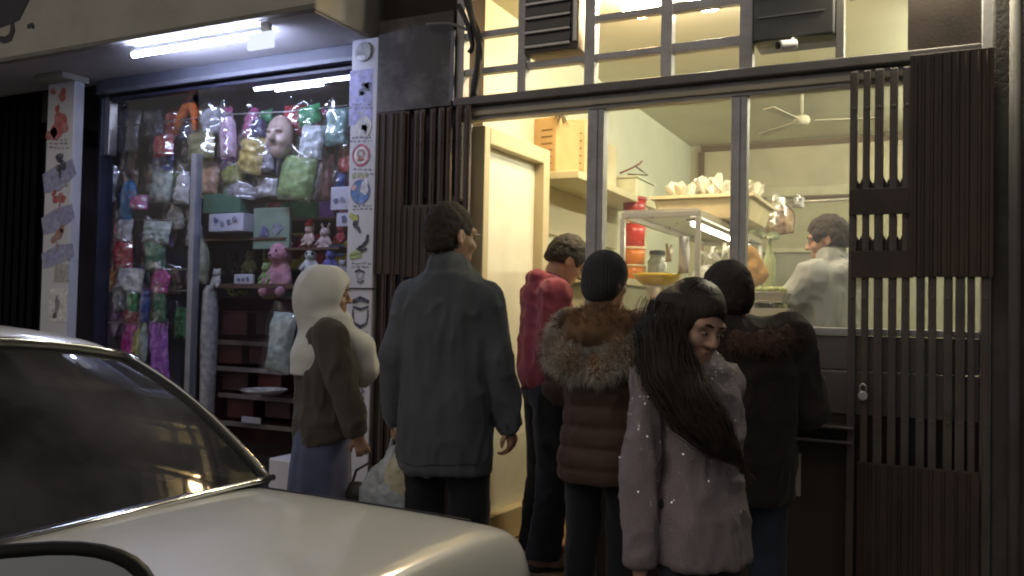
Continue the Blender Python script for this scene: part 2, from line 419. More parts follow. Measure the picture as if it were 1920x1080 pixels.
# pillars
def pil(px0, px1, Y, y1):
    a, b = at(px0, 400, Y).x, at(px1, 400, Y).x
    return MB().box(a, b, Y, y1, 0, SOF - .004), a, b
mb, lx0, lx1 = pil(82, 132, 3.80, 3.875); pl = mb.build('pillar', pillar_m, ts, bevel=.006)
MB().box(lx0-.008, lx1+.008, 3.70, 3.9, SOF-.045, SOF-.006).build('pillar_cap', canopy_m, ts, bevel=.004)
mb, rx0, rx1 = pil(652, 702, 3.92, 4.05); pr = mb.build('pillar', pillar_m, ts, bevel=.006)
tag(pr, 'white right hand pillar covered in round and scribbled stickers')
MB().box(rx0-.003, rx1+.003, 3.915, 3.94, at(680,541,3.92).z-.004, at(680,541,3.92).z+.004).build('pillar_seam', ink, pr)

def print_mat(c): return M('print_%02d%02d%02d' % tuple(int(x*99) for x in c), c, .5, var=.35, scale=30, dirt=(.5,.5,.53), dscale=22, damt=.55)
def blob(px, py, rx, ry, Y, col, par, seed=0, n=22, jag=.25, rot=0, name='sticker', lift=.003):
    r_ = random.Random(seed*13+7); c = at(px, py, Y); k = 1/ (FOC / (at(px,py,Y)-CAM).dot(_F)) / math.cos(YAW) ; pts = []
    ph = [r_.uniform(0, 6.28) for _ in range(4)]
    for i in range(n):
        a = 2*math.pi*i/n
        q = 1 + jag*(math.sin(2*a+ph[0])*.5 + math.sin(3*a+ph[1])*.5 + math.sin(5*a+ph[2])*.35)
        x, z = rx*math.cos(a)*q, ry*math.sin(a)*q
        pts.append((c.x + (x*math.cos(rot)-z*math.sin(rot))*k, c.z + (x*math.sin(rot)+z*math.cos(rot))*k))
    return MB().plate(pts, Y-lift, Y-.0005).build(name, print_mat(col), par)
def ring(px, py, r0, r1, Y, col, par, lift=.002, n=26):
    c = at(px, py, Y); k = (at(px,py,Y)-CAM).dot(_F)/FOC/math.cos(YAW); mb = MB()
    P = [[(c.x+math.cos(2*math.pi*i/n)*r*k*.95, Y-lift, c.z+math.sin(2*math.pi*i/n)*r*k) for r in (r0, r1)] for i in range(n+1)]
    return mb.grid(P).build('sticker', print_mat(col), par)
def scrib(pts, wpx, Y, col, par, lift=.0035):
    k = (at(pts[0][0],pts[0][1],Y)-CAM).dot(_F)/FOC
    return stroke([at(x, y, Y) for x, y in pts], wpx*k, Y-.0005, lift).build('sticker', print_mat(col), par)
YL, YR = 3.80, 3.92
red=(.5,.05,.05); dk=(.03,.035,.06); blue=(.10,.22,.5); band=(.27,.28,.45)
# left pillar: red splashes, bluish slanting bands, small bird pictures
scrib([(82,345),(108,335),(140,312)], 34, YL, band, pl, .0015); scrib([(80,425),(108,412),(138,395)], 30, YL, band, pl, .0015); scrib([(80,490),(108,478),(138,468)], 26, YL, band, pl, .0015)
blob(118,178,9,11,YL,red,pl,1); blob(100,172,6,5,YL,red,pl,2); blob(108,204,6,6,YL,red,pl,11); blob(112,236,22,20,YL,(.45,.09,.08),pl,3,jag=.3); blob(98,252,14,10,YL,(.42,.12,.1),pl,13)
blob(112,296,8,9,YL,dk,pl,4); blob(116,312,12,9,YL,dk,pl,5,jag=.4); blob(113,326,4,8,YL,dk,pl,14)
blob(112,372,14,9,YL,(.40,.06,.06),pl,6,jag=.4); blob(102,362,7,4,YL,(.40,.06,.06),pl,16,rot=.6); blob(112,388,2,8,YL,(.3,.1,.05),pl,17)
blob(108,442,16,8,YL,(.30,.13,.08),pl,7,rot=.7); blob(117,429,6,6,YL,(.30,.13,.08),pl,18); blob(108,462,2,7,YL,(.3,.1,.05),pl,19)
c0, c1 = at(102,528,YL), at(130,495,YL); MB().box(c0.x, c1.x, YL-.003, YL-.0005, c0.z, c1.z).build('sticker', print_mat((.36,.36,.33)), pl)
c0, c1 = at(92,602,YL), at(128,542,YL); cd = MB().box(c0.x, c1.x, YL-.003, YL-.0005, c0.z, c1.z).build('sticker', print_mat((.68,.67,.66)), pl)
blob(108,572,7,14,YL,(.25,.23,.25),pl,8,lift=.005,jag=.3); blob(103,592,5,5,YL,dk,pl,20,lift=.005)
# right pillar
lav=(.34,.34,.62)
c0, c1 = at(654,236,YR), at(700,128,YR); MB().box(c0.x, c1.x, YR-.0015, YR-.0005, c0.z, c1.z).build('sticker', print_mat(lav), pr)
blob(683,98,16,16,YR,(.40,.40,.38),pr,1,jag=.03,lift=.012,name='round_boss'); blob(680,109,9,4,YR,(.85,.85,.85),pr,2,jag=.05,lift=.016,name='round_boss'); 
blob(684,166,11,9,YR,dk,pr,3,jag=.5); blob(690,160,7,6,YR,dk,pr,4); blob(678,176,5,4,YR,dk,pr,5)
blob(682,238,16,18,YR,(.60,.62,.60),pr,6,jag=.1); blob(684,240,5,8,YR,(.2,.25,.22),pr,7,jag=.5); blob(676,212,4,2,YR,(.3,.35,.2),pr,8)
ring(677,291,0,15,YR,(.75,.7,.68),pr,.002); ring(677,291,15,19,YR,(.42,.08,.14),pr,.003); ring(677,288,4,8,YR,(.35,.25,.25),pr,.004); blob(677,298,7,3,YR,(.5,.2,.15),pr,9,lift=.005)
for i in range(4): blob(663+i*8, 331-(i%2)*3, 3.2,3.5,YR,(.40,.42,.18),pr,10+i)
ring(676,360,0,19,YR,blue,pr,.002); blob(684,352,9,11,YR,(.7,.72,.8),pr,15,lift=.004); ring(676,360,19,21,YR,(.07,.12,.3),pr,.003); blob(664,352,5,5,YR,(.65,.4,.4),pr,16,lift=.004)
scrib([(656,402),(664,408),(672,410)],8,YR,(.45,.46,.1),pr); blob(668,416,6,8,YR,dk,pr,17,jag=.5); scrib([(664,424),(672,428),(676,436)],5,YR,dk,pr)
scrib([(690,440),(688,452),(680,462),(672,464)],5,YR,dk,pr); scrib([(688,466),(680,470),(668,466)],4,YR,dk,pr)
scrib([(656,478),(666,474),(680,472)],4,YR,(.3,.4,.1),pr); scrib([(656,484),(668,481),(678,480)],4,YR,(.3,.4,.1),pr)
ring(675,516,5,8,YR,(.35,.32,.4),pr,.003); scrib([(666,510),(674,506),(684,511)],3,YR,dk,pr); scrib([(670,527),(676,530),(682,526)],3,YR,dk,pr)
# line drawing of a cup on the lower half
scrib([(661,566),(676,560),(692,566)],7,YR,dk,pr); scrib([(662,575),(676,580),(691,575)],4,YR,dk,pr); scrib([(662,580),(662,594),(664,606)],2.5,YR,dk,pr); scrib([(690,580),(690,594),(687,606)],2.5,YR,dk,pr); scrib([(664,606),(676,613),(688,606)],5,YR,dk,pr)
rt = random.Random(6)
for (xa, xb, ya, yb, Yp, par) in ((84,130,262,282,YL,pl),(84,130,335,350,YL,pl),(86,128,474,492,YL,pl),(656,700,196,206,YR,pr),(656,700,258,268,YR,pr),(658,698,318,326,YR,pr),(658,698,386,394,YR,pr),(656,696,494,502,YR,pr),(660,692,622,650,YR,pr),(658,694,680,712,YR,pr)):
    y = ya
    while y < yb:
        x = xa + rt.uniform(0,5)
        while x < xb-4:
            w_ = rt.uniform(2.5,7); scrib([(x,y),(x+w_*.5,y+rt.uniform(-1.5,1.5)),(x+w_,y)], rt.uniform(1.4,2.6), Yp, (.16,.16,.22), par, .0012+.0003*rt.random()); x += w_+rt.uniform(1.5,4)
        y += rt.uniform(6,8)
for i in range(5): scrib([(677,728+i*13),(681,734+i*13),(677,738+i*13)],5,YR,(.12,.12,.16),pr)
# roller shutter housing and dark jambs
x0, x1 = lx1, rx0
housing_m = M('shutter_housing', (.09,.095,.12), .55, .2, var=.12, dirt=(.06,.06,.07))
MB().box(x0, x1, 3.955, 4.25, 2.735, SOF - .003).build('shutter_housing', housing_m, ts, bevel=.01)
MB().box(x0+.12, x1, 3.935, 3.953, 2.728, 2.757).build('shutter_lip', M('lip', (.14,.145,.17), .5, .2), ts, bevel=.004)
gx0 = at(196, 400, D+.08).x
MB().box(x0, gx0, D+.03, D+.14, 0, 2.733).build('window_jamb', navy_m, ts, bevel=.004)
MB().box(gx0, gx0+.05, D+.055, D+.12, at(198,292,D+.08).z, at(198,180,D+.08).z).build('window_jamb', alu, ts, bevel=.004)
MB().box(gx0+.052, rx0, D+.045, D+.12, 2.70, 2.733).build('window_head', navy_m, ts, bevel=.004)
MB().box(gx0, rx0, D+.05, D+.12, 0, .30).build('plinth', navy_m, ts)
dvx = at(361, 500, D+.07).x
MB().box(dvx-.022, dvx+.022, D+.05, D+.11, .3, at(361,290,D+.08).z).build('window_upright', M('upright', (.34,.35,.40), .35, .5), ts, bevel=.004)
MB().hexa([(x_, y_, z_) for z_, dy_ in ((.30,.05),(2.70,-.03)) for x_, y_ in ((gx0+.052,D+.078+dy_),(dvx-.024,D+.078+dy_),(dvx-.024,D+.084+dy_),(gx0+.052,D+.084+dy_))]).build('window_pane', toy_glass, ts)
MB().hexa([(x_, y_, z_) for z_, dy_ in ((.95,.05),(2.70,-.03)) for x_, y_ in ((dvx+.024,D+.078+dy_),(rx0-.01,D+.078+dy_),(rx0-.01,D+.084+dy_),(dvx+.024,D+.084+dy_))]).build('window_pane', toy_glass, ts)
# interior of the toy shop
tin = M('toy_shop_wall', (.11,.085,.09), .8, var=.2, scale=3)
TB = 5.75
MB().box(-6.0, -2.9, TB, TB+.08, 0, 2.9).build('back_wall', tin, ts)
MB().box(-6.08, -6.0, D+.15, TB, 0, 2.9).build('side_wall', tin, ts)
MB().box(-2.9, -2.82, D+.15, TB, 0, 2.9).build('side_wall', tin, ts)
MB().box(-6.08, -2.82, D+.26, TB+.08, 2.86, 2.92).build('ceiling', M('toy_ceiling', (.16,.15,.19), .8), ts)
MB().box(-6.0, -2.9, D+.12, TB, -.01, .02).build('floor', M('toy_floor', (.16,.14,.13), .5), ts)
wood = M('dark_wood', (.11,.06,.045), .5, var=.3, scale=5, stretch=(1,8,8))
for z in (2.02, 1.62, 1.20):
    MB().box(-4.95, -2.95, TB-.42, TB-.002, z-.02, z).build('shelf', wood, ts, bevel=.002)
# stepped maroon display in the middle
mar = M('maroon_board', (.09,.03,.035), .45, var=.3)
shelf_edge = M('shelf_edge', (.22,.19,.19), .4, .2)
for j, (py, px0, px1) in enumerate(((636,405,545),(685,405,545),(735,412,560),(787,415,570))):
    a, b = at(px0, py, D+.55), at(px1, py, D+.55)
    MB().box(a.x, b.x, D+.55, D+.95, a.z-.03, a.z-.006).build('display_shelf', mar, ts)
    MB().box(a.x, b.x, D+.535, D+.548, a.z-.034, a.z-.002).build('shelf_lip', shelf_edge, ts, bevel=.002)
MB().box(at(405,600,D+.95).x, at(560,600,D+.95).x, D+.955, D+.98, .3, at(480,560,D+.95).z).build('display_back', mar, ts)
# hanging rail for the masks and packets
ra, rb = at(436, 214, D+.22), at(652, 197, D+.22)
MB().tube([ra + Vector((-1.1,0,-.0)), ra, (ra+rb)/2 + Vector((0,0,-.012)), rb], .004, 6).build('hanging_line', M('line_steel', (.6,.6,.62), .3, .7), ts, smooth=True)

# fluorescent lamp below the canopy
def tube_lamp(name, label, x0, x1, y, z, strength, col, box=None, group=None):
    t = thing(name, label, 'lamp', ((x0+x1)/2, y, z), 0, group)
    MB().box(x0-.02, x1+.02, y-.008, y+.008, z+.014, z+.045).build('housing', M('lamp_housing', (.6,.6,.6), .5), t, bevel=.004)
    MB().tube([(x0, y, z), (x1, y, z)], .014, 12).build('tube', lamp_mat(name+'_'+label[:9], col, strength), t, smooth=True)
    for x in (x0-.012, x1+.012): MB().tube([(x-.014, y, z), (x+.014, y, z)], .016, 10).build('end_cap', M('end_cap', (.7,.7,.7), .4), t)
    return t
a, b = at(250, 90, 3.5), at(500, 48, 3.5)
tl = tube_lamp('tube_lamp', 'bright bluish white fluorescent tube on the canopy underside', a.x, b.x, 3.5, 2.778, 150, (.60,.67,1.0))
c = at(500, 66, 3.5)
MB().box(b.x-.09, b.x+.085, 3.45, 3.475, 2.685, 2.775).build('driver_box', lamp_mat('driver_painted_glow', (.80,.86,1.0), 1.1), tl, bevel=.006)  # plain box given a weak glow in place of tube light on its face
MB().box(b.x-.02, b.x+.02, 3.476, 3.52, 2.73, SOF-.006).build('bracket', M('lamp_housing'), tl)
a, b = at(518, 166, 4.7), at(608, 158, 4.7)
tube_lamp('tube_lamp', 'short white tube lamp glowing inside the toy shop', a.x, b.x, 4.7, (a.z+b.z)/2, 130, (.74,.78,1.0))

# ------------------------------------------------------------------ the food shop on the right
fs = thing('food_shop', 'brightly lit sandwich shop with grey framed windows and raised transom', 'shop', (-1, D, 0))
XL, XR = -2.27, .75       # inner side walls
BK, CZ, FZ = 8.9, 3.1, .02
cream = M('cream_wall', (.60,.62,.50), .7, var=.06, scale=2, dirt=(.5,.47,.33), dscale=1.3, damt=.35)
ceil_m = M('cream_ceiling', (.58,.56,.43), .75, var=.06, scale=2)
tile_m = M('floor_tile', (.42,.30,.18), .4, var=.2, scale=3)
tan_m = M('tan_panel', (.50,.46,.32), .6, var=.08, scale=2)
trim_m = M('brown_trim', (.13,.09,.05), .5)
MB().box(XL-.1, XL, D+.05, BK+.1, 0, 3.33).build('side_wall', cream, fs)
MB().box(XR, XR+.1, D+.05, BK+.1, 0, 3.33).build('side_wall', cream, fs)
MB().box(XL, XR, BK, BK+.1, 0, 3.33).build('back_wall', tan_m, fs)
MB().box(XL-.1, XR+.1, D+.05, BK+.1, CZ, CZ+.2).build('ceiling', ceil_m, fs)
MB().box(XL, XR, D-.05, BK, -.05, FZ-.004).build('floor', M('screed', (.3,.25,.2)), fs)
tl_me = MB().box(0, .327, 0, .327, FZ-.012, FZ).mesh('floor_tile'); tl_me.materials.append(tile_m)
for i in range(9):
    for j in range(6):
        o = link('floor_tile', tl_me, fs); o.location = (XL + .003 + i*.333 + 1, D-.04 + j*.333 - D, 0); 
        o.location = Vector((XL + .003 + i*.333, D-.04 + j*.333, 0)) - ORG[fs.name]
# back wall dressing: dark cornice line, panel joints, rail
zc = at(1450, 272, BK).z
MB().box(at(1316,275,BK).x, XR, BK-.03, BK-.002, zc-.03, zc+.03).build('trim', trim_m, fs)
a = at(1316, 275, BK).x
MB().box(a-.03, a+.03, BK-.03, BK-.002, at(1316,345,BK).z, zc-.032).build('trim', trim_m, fs)
z1 = at(1490, 360, BK).z
MB().box(a, XR, BK-.05, BK-.002, z1-.05, z1+.05).build('wall_rail', M('rail_cream', (.55,.52,.36), .5), fs, bevel=.01)
MB().box(a, XR, BK-.045, BK-.002, z1-.075, z1-.052).build('trim', trim_m, fs)
z2 = at(1490, 470, BK).z
MB().box(-2.0, XR, BK-.06, BK-.002, z2-.02, z2+.02).build('wall_rail', M('rail_cream'), fs)
MB().box(-2.0, XR, BK-.03, BK-.003, FZ, z2-.022).build('wainscot', M('grey_tile', (.30,.30,.24), .35, var=.1), fs)
MB().box(-2.0, XR, BK-.02, BK-.003, z2+.022, z1-.08).build('wall_panel', M('olive_panel', (.40,.38,.25), .45, var=.12), fs)
# shelf board along the left wall with its bracket panel
se = -1.93
zs = 2.19
MB().box(XL, se, 4.86, 6.55, zs-.05, zs).build('wall_shelf', M('shelf_cream', (.60,.55,.36), .5, var=.08), fs, bevel=.006)
MB().box(XL, XL+.03, 4.88, 6.5, zs-.36, zs-.052).build('shelf_panel', tan_m, fs)
MB().box(se-.06, se-.02, 6.3, 6.36, 1.2, zs-.052).build('shelf_support', M('shelf_cream'), fs)

# window frame: posts, header, transom bars
YF0, YF1 = D-.035, D+.035
def fx(px, py=200): return at(px, py, D).x
xj, xp1, xp2, xe = fx(874), fx(1122), fx(1389), fx(1715)
xe2 = .188
for x, wd, z0 in ((xj, .05, 0), (xp1, .085, 0), (xp2, .072, 1.27)):
    MB().box(x-wd/2, x+wd/2, YF0, YF1, z0, 2.315).build('frame_post', frame_m, fs, bevel=.004)
    MB().box(x-wd/2+.012, x+wd/2-.03, YF0-.008, YF0-.001, z0, 2.312).build('post_cover', frame_m, fs, bevel=.002)
MB().box(xj-.025, xe2, YF0-.002, YF1+.002, 2.317, 2.385).build('header', frame_m, fs, bevel=.004)
MB().box(xj-.03, xe2, YF0-.05, YF1, 2.388, 2.432).build('header', M('frame_dark', (.15,.14,.135), .5, .2, var=.15, dirt=(.06,.05,.045)), fs, bevel=.005)
MB().box(xj-.01, xe2, YF0-.02, YF0-.004, 2.335, 2.36).build('header_strip', M('strip_beige', (.45,.40,.30), .45), fs, bevel=.003)
fd = M('frame_dark')
TZ = 3.3
mx_ = [fx(868,100), fx(984,60), fx(1110,60), fx(1253,50), fx(1401,60), fx(1576,50), fx(1712,40)]
for i, x in enumerate(mx_):
    wd = (.05,.05,.055,.055,.06,.035,.04)[i]
    MB().box(x-wd/2, x+wd/2, YF0+.004, YF1-.004, 2.434, TZ).build('transom_mullion', frame_m if i not in (5,) else fd, fs, bevel=.003)
for i in range(5):
    xa, xb = mx_[i]+.03, mx_[i+1]-.03
    for z in (2.58, 2.775, 3.0):
        if i == 1 and z > 2.6: continue
        if i == 4 and z > 2.56: continue
        th = .016 if i != 3 else .022
        MB().box(xa-.004, xb+.004, YF0+.012, YF1-.012, z-th, z+th).build('transom_bar', frame_m, fs, bevel=.003)
for i in range(6):
    xa, xb = mx_[i]+.02, mx_[i+1]-.015
    if i in (1, 4): za, zb = 2.434, (2.565 if i == 1 else 2.55)
    else: za, zb = 2.434, TZ
    if i not in (0, 5): MB().box(xa, xb, D+.005, D+.009, za, zb).build('transom_pane', shop_glass, fs)
# slatted vent box in the second opening, dark fan box in the fifth
vb = MB().box(mx_[1]+.026, mx_[2]-.05, D-.06, D+.08, 2.625, TZ).build('vent_box', M('vent_brown', (.075,.065,.06), .5, var=.2), fs, bevel=.006)
for k in range(7):
    z = 2.655 + k*.073
    MB().box(mx_[1]+.035, mx_[2]-.09, D-.078, D-.062, z-.006, z+.008).build('slat', M('slat_grey', (.42,.40,.38), .35, .5), vb, bevel=.002)
    MB().hexa([(mx_[1]+.035,D-.075,z+.012),(mx_[2]-.09,D-.075,z+.012),(mx_[2]-.09,D-.062,z+.012),(mx_[1]+.035,D-.062,z+.012),
               (mx_[1]+.035,D-.064,z+.06),(mx_[2]-.09,D-.064,z+.06),(mx_[2]-.09,D-.0615,z+.06),(mx_[1]+.035,D-.0615,z+.06)]).build('slat', M('vent_brown'), vb)
MB().box(mx_[2]-.072, mx_[2]-.055, D-.075, D-.061, 2.66, TZ).build('vent_edge', M('slat_grey'), vb)
fb = MB().box(mx_[4]+.032, mx_[5]-.02, D-.05, D+.16, 2.552, TZ).build('vent_box', M('vent_dark', (.045,.048,.045), .45, var=.25), fs, bevel=.008)
for z in (2.66, 2.75): MB().box(mx_[4]+.06, mx_[5]-.06, D-.056, D-.051, z-.004, z+.004).build('slat', M('slat_dim', (.12,.12,.12), .4), fb)
MB().box(.19, .27, D-.05, D+.08, 0, 3.3).build('frame_post', frame_m, fs, bevel=.004)
# glass of the shop front
SILL = 1.272
MB().box(xp1+.044, xp2-.038, D+.012, D+.017, SILL, 2.316).build('window_pane', shop_glass, fs)
MB().box(xp2+.038, .188, D+.012, D+.017, SILL, 2.316).build('window_pane', glass('dirty_glass', haze=.11, hazecol=(.55,.58,.6)), fs)
# counter front: sill, two steel panels, ledge, dark base
st = M('dull_steel', (.20,.19,.18), .38, .6, var=.12, scale=5, bump=.04, dirt=(.1,.09,.08))
MB().box(xp1+.043, .188, D-.06, D+.1, SILL-.03, SILL-.001).build('sill', M('frame_paint'), fs, bevel=.004)
zt = [SILL-.034, at(1540,692,D).z, at(1540,772,D).z]
MB().box(xp1+.044, .188, D-.03, D+.02, zt[1]+.004, zt[0]).build('front_panel', st, fs, bevel=.003)
MB().box(xp1+.044, .188, D-.03, D+.02, zt[2], zt[1]-.003).build('front_panel', st, fs, bevel=.003)
for py in (795, 822):
    z = at(1540, py, D-.1).z
    MB().box(xp1+.05, at(1606, 800, D).x, D-.14, D-.03, z-.012, z).build('ledge', M('ledge_steel', (.14,.13,.125), .4, .6), fs, bevel=.003)
MB().box(xp1+.044, .188, D-.02, D+.02, 0, zt[2]-.002).build('base_panel', M('base_brown', (.035,.026,.022), .6, var=.25), fs)
a, b = at(1474, 928, D-.03), at(1502, 850, D-.03)
MB().box(a.x, b.x, D-.028, D-.021, a.z, b.z).build('notice', M('notice', (.33,.30,.28), .6), fs)
# white camera under the fan box
p = at(1478, 86, D-.1)
cm = thing('security_camera', 'small white security camera below the dark fan box', 'camera', (p.x, p.y, p.z))
MB().tube([p+Vector((-.035,-.02,.0)), p+Vector((.03,.02,.01))], .022, 12).build('camera_body', M('white_plastic', (.75,.75,.75), .35), cm, smooth=True, bevel=.004)
MB().tube([p+Vector((-.045,-.026,-.001)), p+Vector((-.036,-.02,0))], .016, 12).build('lens', M('lens_black', (.01,.01,.01), .1), cm)
MB().tube([p+Vector((.01,.01,.02)), p+Vector((.012,.06,.05)), p+Vector((.012,.10,.06))], .007, 8).build('camera_arm', M('white_plastic'), cm)
# the open cream door
dr_x, dr_y = xj+.03, D+.03
fa = R(87)
def door_pt(u, v, z): # u along the leaf from the hinge, v across its thickness
    return Vector((dr_x + u*math.cos(fa) + v*math.sin(fa), dr_y + u*math.sin(fa) - v*math.cos(fa), z))
DT = at(885, 237, dr_y).z
far = None
DW = .78
def dbox(u0, u1, v0, v1, z0, z1):
    return MB().hexa([door_pt(u,v,z) for z in (z0,z1) for u,v in ((u0,v0),(u1,v0),(u1,v1),(u0,v1))])
cream_d = M('door_cream', (.55,.48,.31), .45, var=.06, scale=3, dirt=(.5,.42,.25), dscale=3, damt=.3)
dr = dbox(.062, DW-.082, .0, .012, .2, DT-.092).build('door', M('door_panel', (.80,.79,.66), .4, var=.06), fs)
tag(dr, 'open cream door leaf with a recessed panel')
for u0, u1, z0, z1 in ((0,.06,FZ+.01,DT),(DW-.08,DW,FZ+.01,DT),(.061,DW-.081,DT-.09,DT),(.061,DW-.081,FZ+.01,.198)):
    dbox(u0, u1, -.02, .075, z0, z1).build('door_rail', cream_d, dr, bevel=.006)
dbox(DW-.07, DW-.02, .076, .084, .96, 1.14).build('handle_plate', alu, dr, bevel=.003)
MB().tube([door_pt(DW-.045,.08,1.06), door_pt(DW-.045,.12,1.06), door_pt(DW-.15,.12,1.06)], .009, 8).build('handle', alu, dr, smooth=True)
# ceiling lamps
def bulb(px, py, col, s, label, r=.085):
    p = atZ(px, py, 3.0); t = thing('ceiling_lamp', label, 'lamp', p)
    MB().lathe([(0.03, .10), (.05, .085), (.05, .06)], 16, p).build('lamp_base', M('lamp_housing'), t, smooth=True)
    MB().lathe([(.05, .06), (r*1.15, .03), (r*1.3, -.005), (r*1.1, -.04), (r*.6, -.062), (.005, -.068)], 20, p).build('lamp_bowl', lamp_mat('bulb_'+label[:6], col, s), t, smooth=True)
bulb(1200, 8, (1.0,.68,.34), 170, 'glowing orange bowl lamp on the shop ceiling')
bulb(1328, -6, (1.0,.90,.66), 170, 'white glowing bowl lamp on the shop ceiling')
bulb(1750, -160, (1.0,.90,.66), 230, 'bowl lamp at the right of the shop ceiling', .1)  # unseen lamp behind the gate, there to brighten the shop

for yy, lb in ((5.9, 'nearer unseen fill tube on the right side of the food shop'), (7.6, 'farther unseen fill tube on the right side of the food shop')):  # tubes added out of sight behind the gate to brighten the shop's depth
    t = thing('tube_lamp', lb, 'lamp', (.35, yy, 3.03))
    MB().tube([(.35, yy-.6, 3.03), (.35, yy+.6, 3.03)], .016, 10).build('tube', lamp_mat('food_tube', (1.0,.97,.74), 240), t, smooth=True)
    MB().box(.33, .37, yy-.62, yy+.62, 3.05, 3.098).build('housing', M('lamp_housing'), t)
# ------------------------------------------------------------------ folding gates
def gate(label, xs, plates, y, z0, z1, loc, lit):
    g = thing('folding_gate', label, 'gate', loc)
    rg = random.Random(len(xs)*3)
    for i, x in enumerate(xs):
        w_ = rg.uniform(.026, .036); dx = rg.uniform(-.008, .008); yy = y + rg.uniform(-.006, .006)
        MB().hexa([(x+a_*w_/2, yy+b_*.012, z0) for a_, b_ in ((-1,-1),(1,-1),(1,1),(-1,1))] + [(x+dx+a_*w_/2, yy+b_*.012, z1) for a_, b_ in ((-1,-1),(1,-1),(1,1),(-1,1))]).build('gate_bar', lit, g, bevel=.004)
        MB().hexa([(x+a_*.004, yy+b_, z0+.02) for a_, b_ in ((-1,-.017),(1,-.017),(1,-.0125),(-1,-.0125))] + [(x+dx+a_*.004, yy+b_, z1-.02) for a_, b_ in ((-1,-.017),(1,-.017),(1,-.0125),(-1,-.0125))]).build('gate_rib', lit, g)
        for zz_ in (.5, .9, 1.4, 1.74, 2.2):
            MB().lathe([(.004,-.02),(.007,-.019),(.007,-.0125)], 8, (x+dx*zz_/2.4, yy, zz_), 1).build('rivet', lit, g)
    for x0, x1, za, zb, dy in plates:
        gp = MB().box(x0, x1, y-.024-dy, y-.019-dy, za, zb).build('gate_plate', brown_steel, g, bevel=.002)
        if x1-x0 > .07 and zb-za > .3:          # pressed folds down the sheet
            xx = x0+.012
            while xx < x1-.02:
                wf = rg.uniform(.012,.022); MB().hexa([(xx,y-.0245-dy,za+.01),(xx+wf,y-.0245-dy,za+.01),(xx+wf*.7,y-.030-dy,za+.01),(xx+wf*.3,y-.030-dy,za+.01),(xx,y-.0245-dy,zb-.01),(xx+wf,y-.0245-dy,zb-.01),(xx+wf*.7,y-.030-dy,zb-.01),(xx+wf*.3,y-.030-dy,zb-.01)]).build('fold', brown_steel, gp)
                xx += rg.uniform(.028,.05)
    # scissor straps between the bars
    for i in range(len(xs)-1):
        for zc_ in (1.62, 1.86):
            MB().bar((xs[i], y+.016, zc_-.05), (xs[i+1], y+.016, zc_+.05), .006, .022).build('strap', brown_steel, g)
            MB().bar((xs[i], y+.022, zc_+.05), (xs[i+1], y+.022, zc_-.05), .006, .022).build('strap', brown_steel, g)
    return g
YG = D-.09
def gx(px): return at(px, 450, YG).x
def gz(py, px=1700): return at(px, py, YG).z
xsR = [gx(x) for x in (1598,1622,1649,1674,1699,1728,1751,1779,1801,1824,1850)]
gr = gate('dark brown folding gate bunched up right of the serving window', xsR,
     [(gx(1592), gx(1712), gz(402), gz(352), 0), (gx(1596), gx(1712), gz(522), gz(470), 0), (gx(1704), gx(1862), gz(520), gz(108), .004),
      (gx(1612), gx(1838), .02, gz(872), .002)], YG, .04, gz(125), (gx(1700), YG, 0), grey_steel)
# shorter lower plate and the padlock
p = at(1618, 742, YG-.04)
MB().lathe([(.004,.012),(.02,.012),(.02,-.012),(.004,-.012)], 12, p, 1).build('padlock', alu, gr, bevel=.003)
MB().tube([p+Vector((-.012,0,.015)), p+Vector((-.012,0,.04)), p+Vector((0,0,.05)), p+Vector((.012,0,.04)), p+Vector((.012,0,.015))], .004, 6).build('shackle', alu, gr, smooth=True)
# left gate, jamb and the stained panel above it
xsL = [at(px, 350, YG).x for px in (728, 744, 760, 777, 793, 809, 826, 842, 858, 874)]
zl = lambda py: at(800, py, YG).z
gate('brown folding gate bunched beside the open cream door', xsL,
     [(at(706,400,YG).x, at(760,400,YG).x, zl(515), zl(205), 0), (at(761,400,YG).x, at(846,400,YG).x, zl(520), zl(385), .003), (at(724,400,YG).x, at(880,400,YG).x, .02, zl(900), 0)],
     YG, .04, zl(205), (at(800,400,YG).x, YG, 0), M('gate_left', (.075,.052,.043), .5, .2, var=.25, dirt=(.06,.045,.04)))
wj = thing('wall_pier', 'dark pier with a pale dusty patch between the two shops', 'wall', (-2.55, D, 0))
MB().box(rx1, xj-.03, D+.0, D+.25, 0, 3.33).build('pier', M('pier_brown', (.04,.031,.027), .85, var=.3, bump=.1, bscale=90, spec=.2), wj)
MB().box(at(716,150,D).x, at(856,150,D).x, D-.045, D-.002, zl(198), zl(20)).build('dusty_panel', M('dusty_panel', (.085,.078,.075), .85, var=.25, scale=4, bump=.15, dirt=(.34,.32,.32), dscale=2.4, damt=.75), wj, bevel=.004)
# steel upright beside the dusty panel
MB().box(at(858,120,D).x-.012, at(858,120,D).x+.012, D-.06, D-.046, zl(192), zl(60)).build('conduit', M('lip'), wj, bevel=.003)
# right hand pier with its vertical pipe
wr = thing('wall_pier', 'grey plastered pier at the right edge of the picture', 'wall', (.5, D, 0))
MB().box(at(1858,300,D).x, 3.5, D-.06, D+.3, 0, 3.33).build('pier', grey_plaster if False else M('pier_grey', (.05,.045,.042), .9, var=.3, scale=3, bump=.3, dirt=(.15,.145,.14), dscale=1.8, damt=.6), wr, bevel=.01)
px_ = at(1903, 500, D-.1).x
MB().tube([(px_, D-.10, .0), (px_, D-.10, 3.3)], .022, 10).build('pipe', M('pipe_grey', (.11,.105,.10), .85, dirt=(.08,.07,.06)), wr, smooth=True)
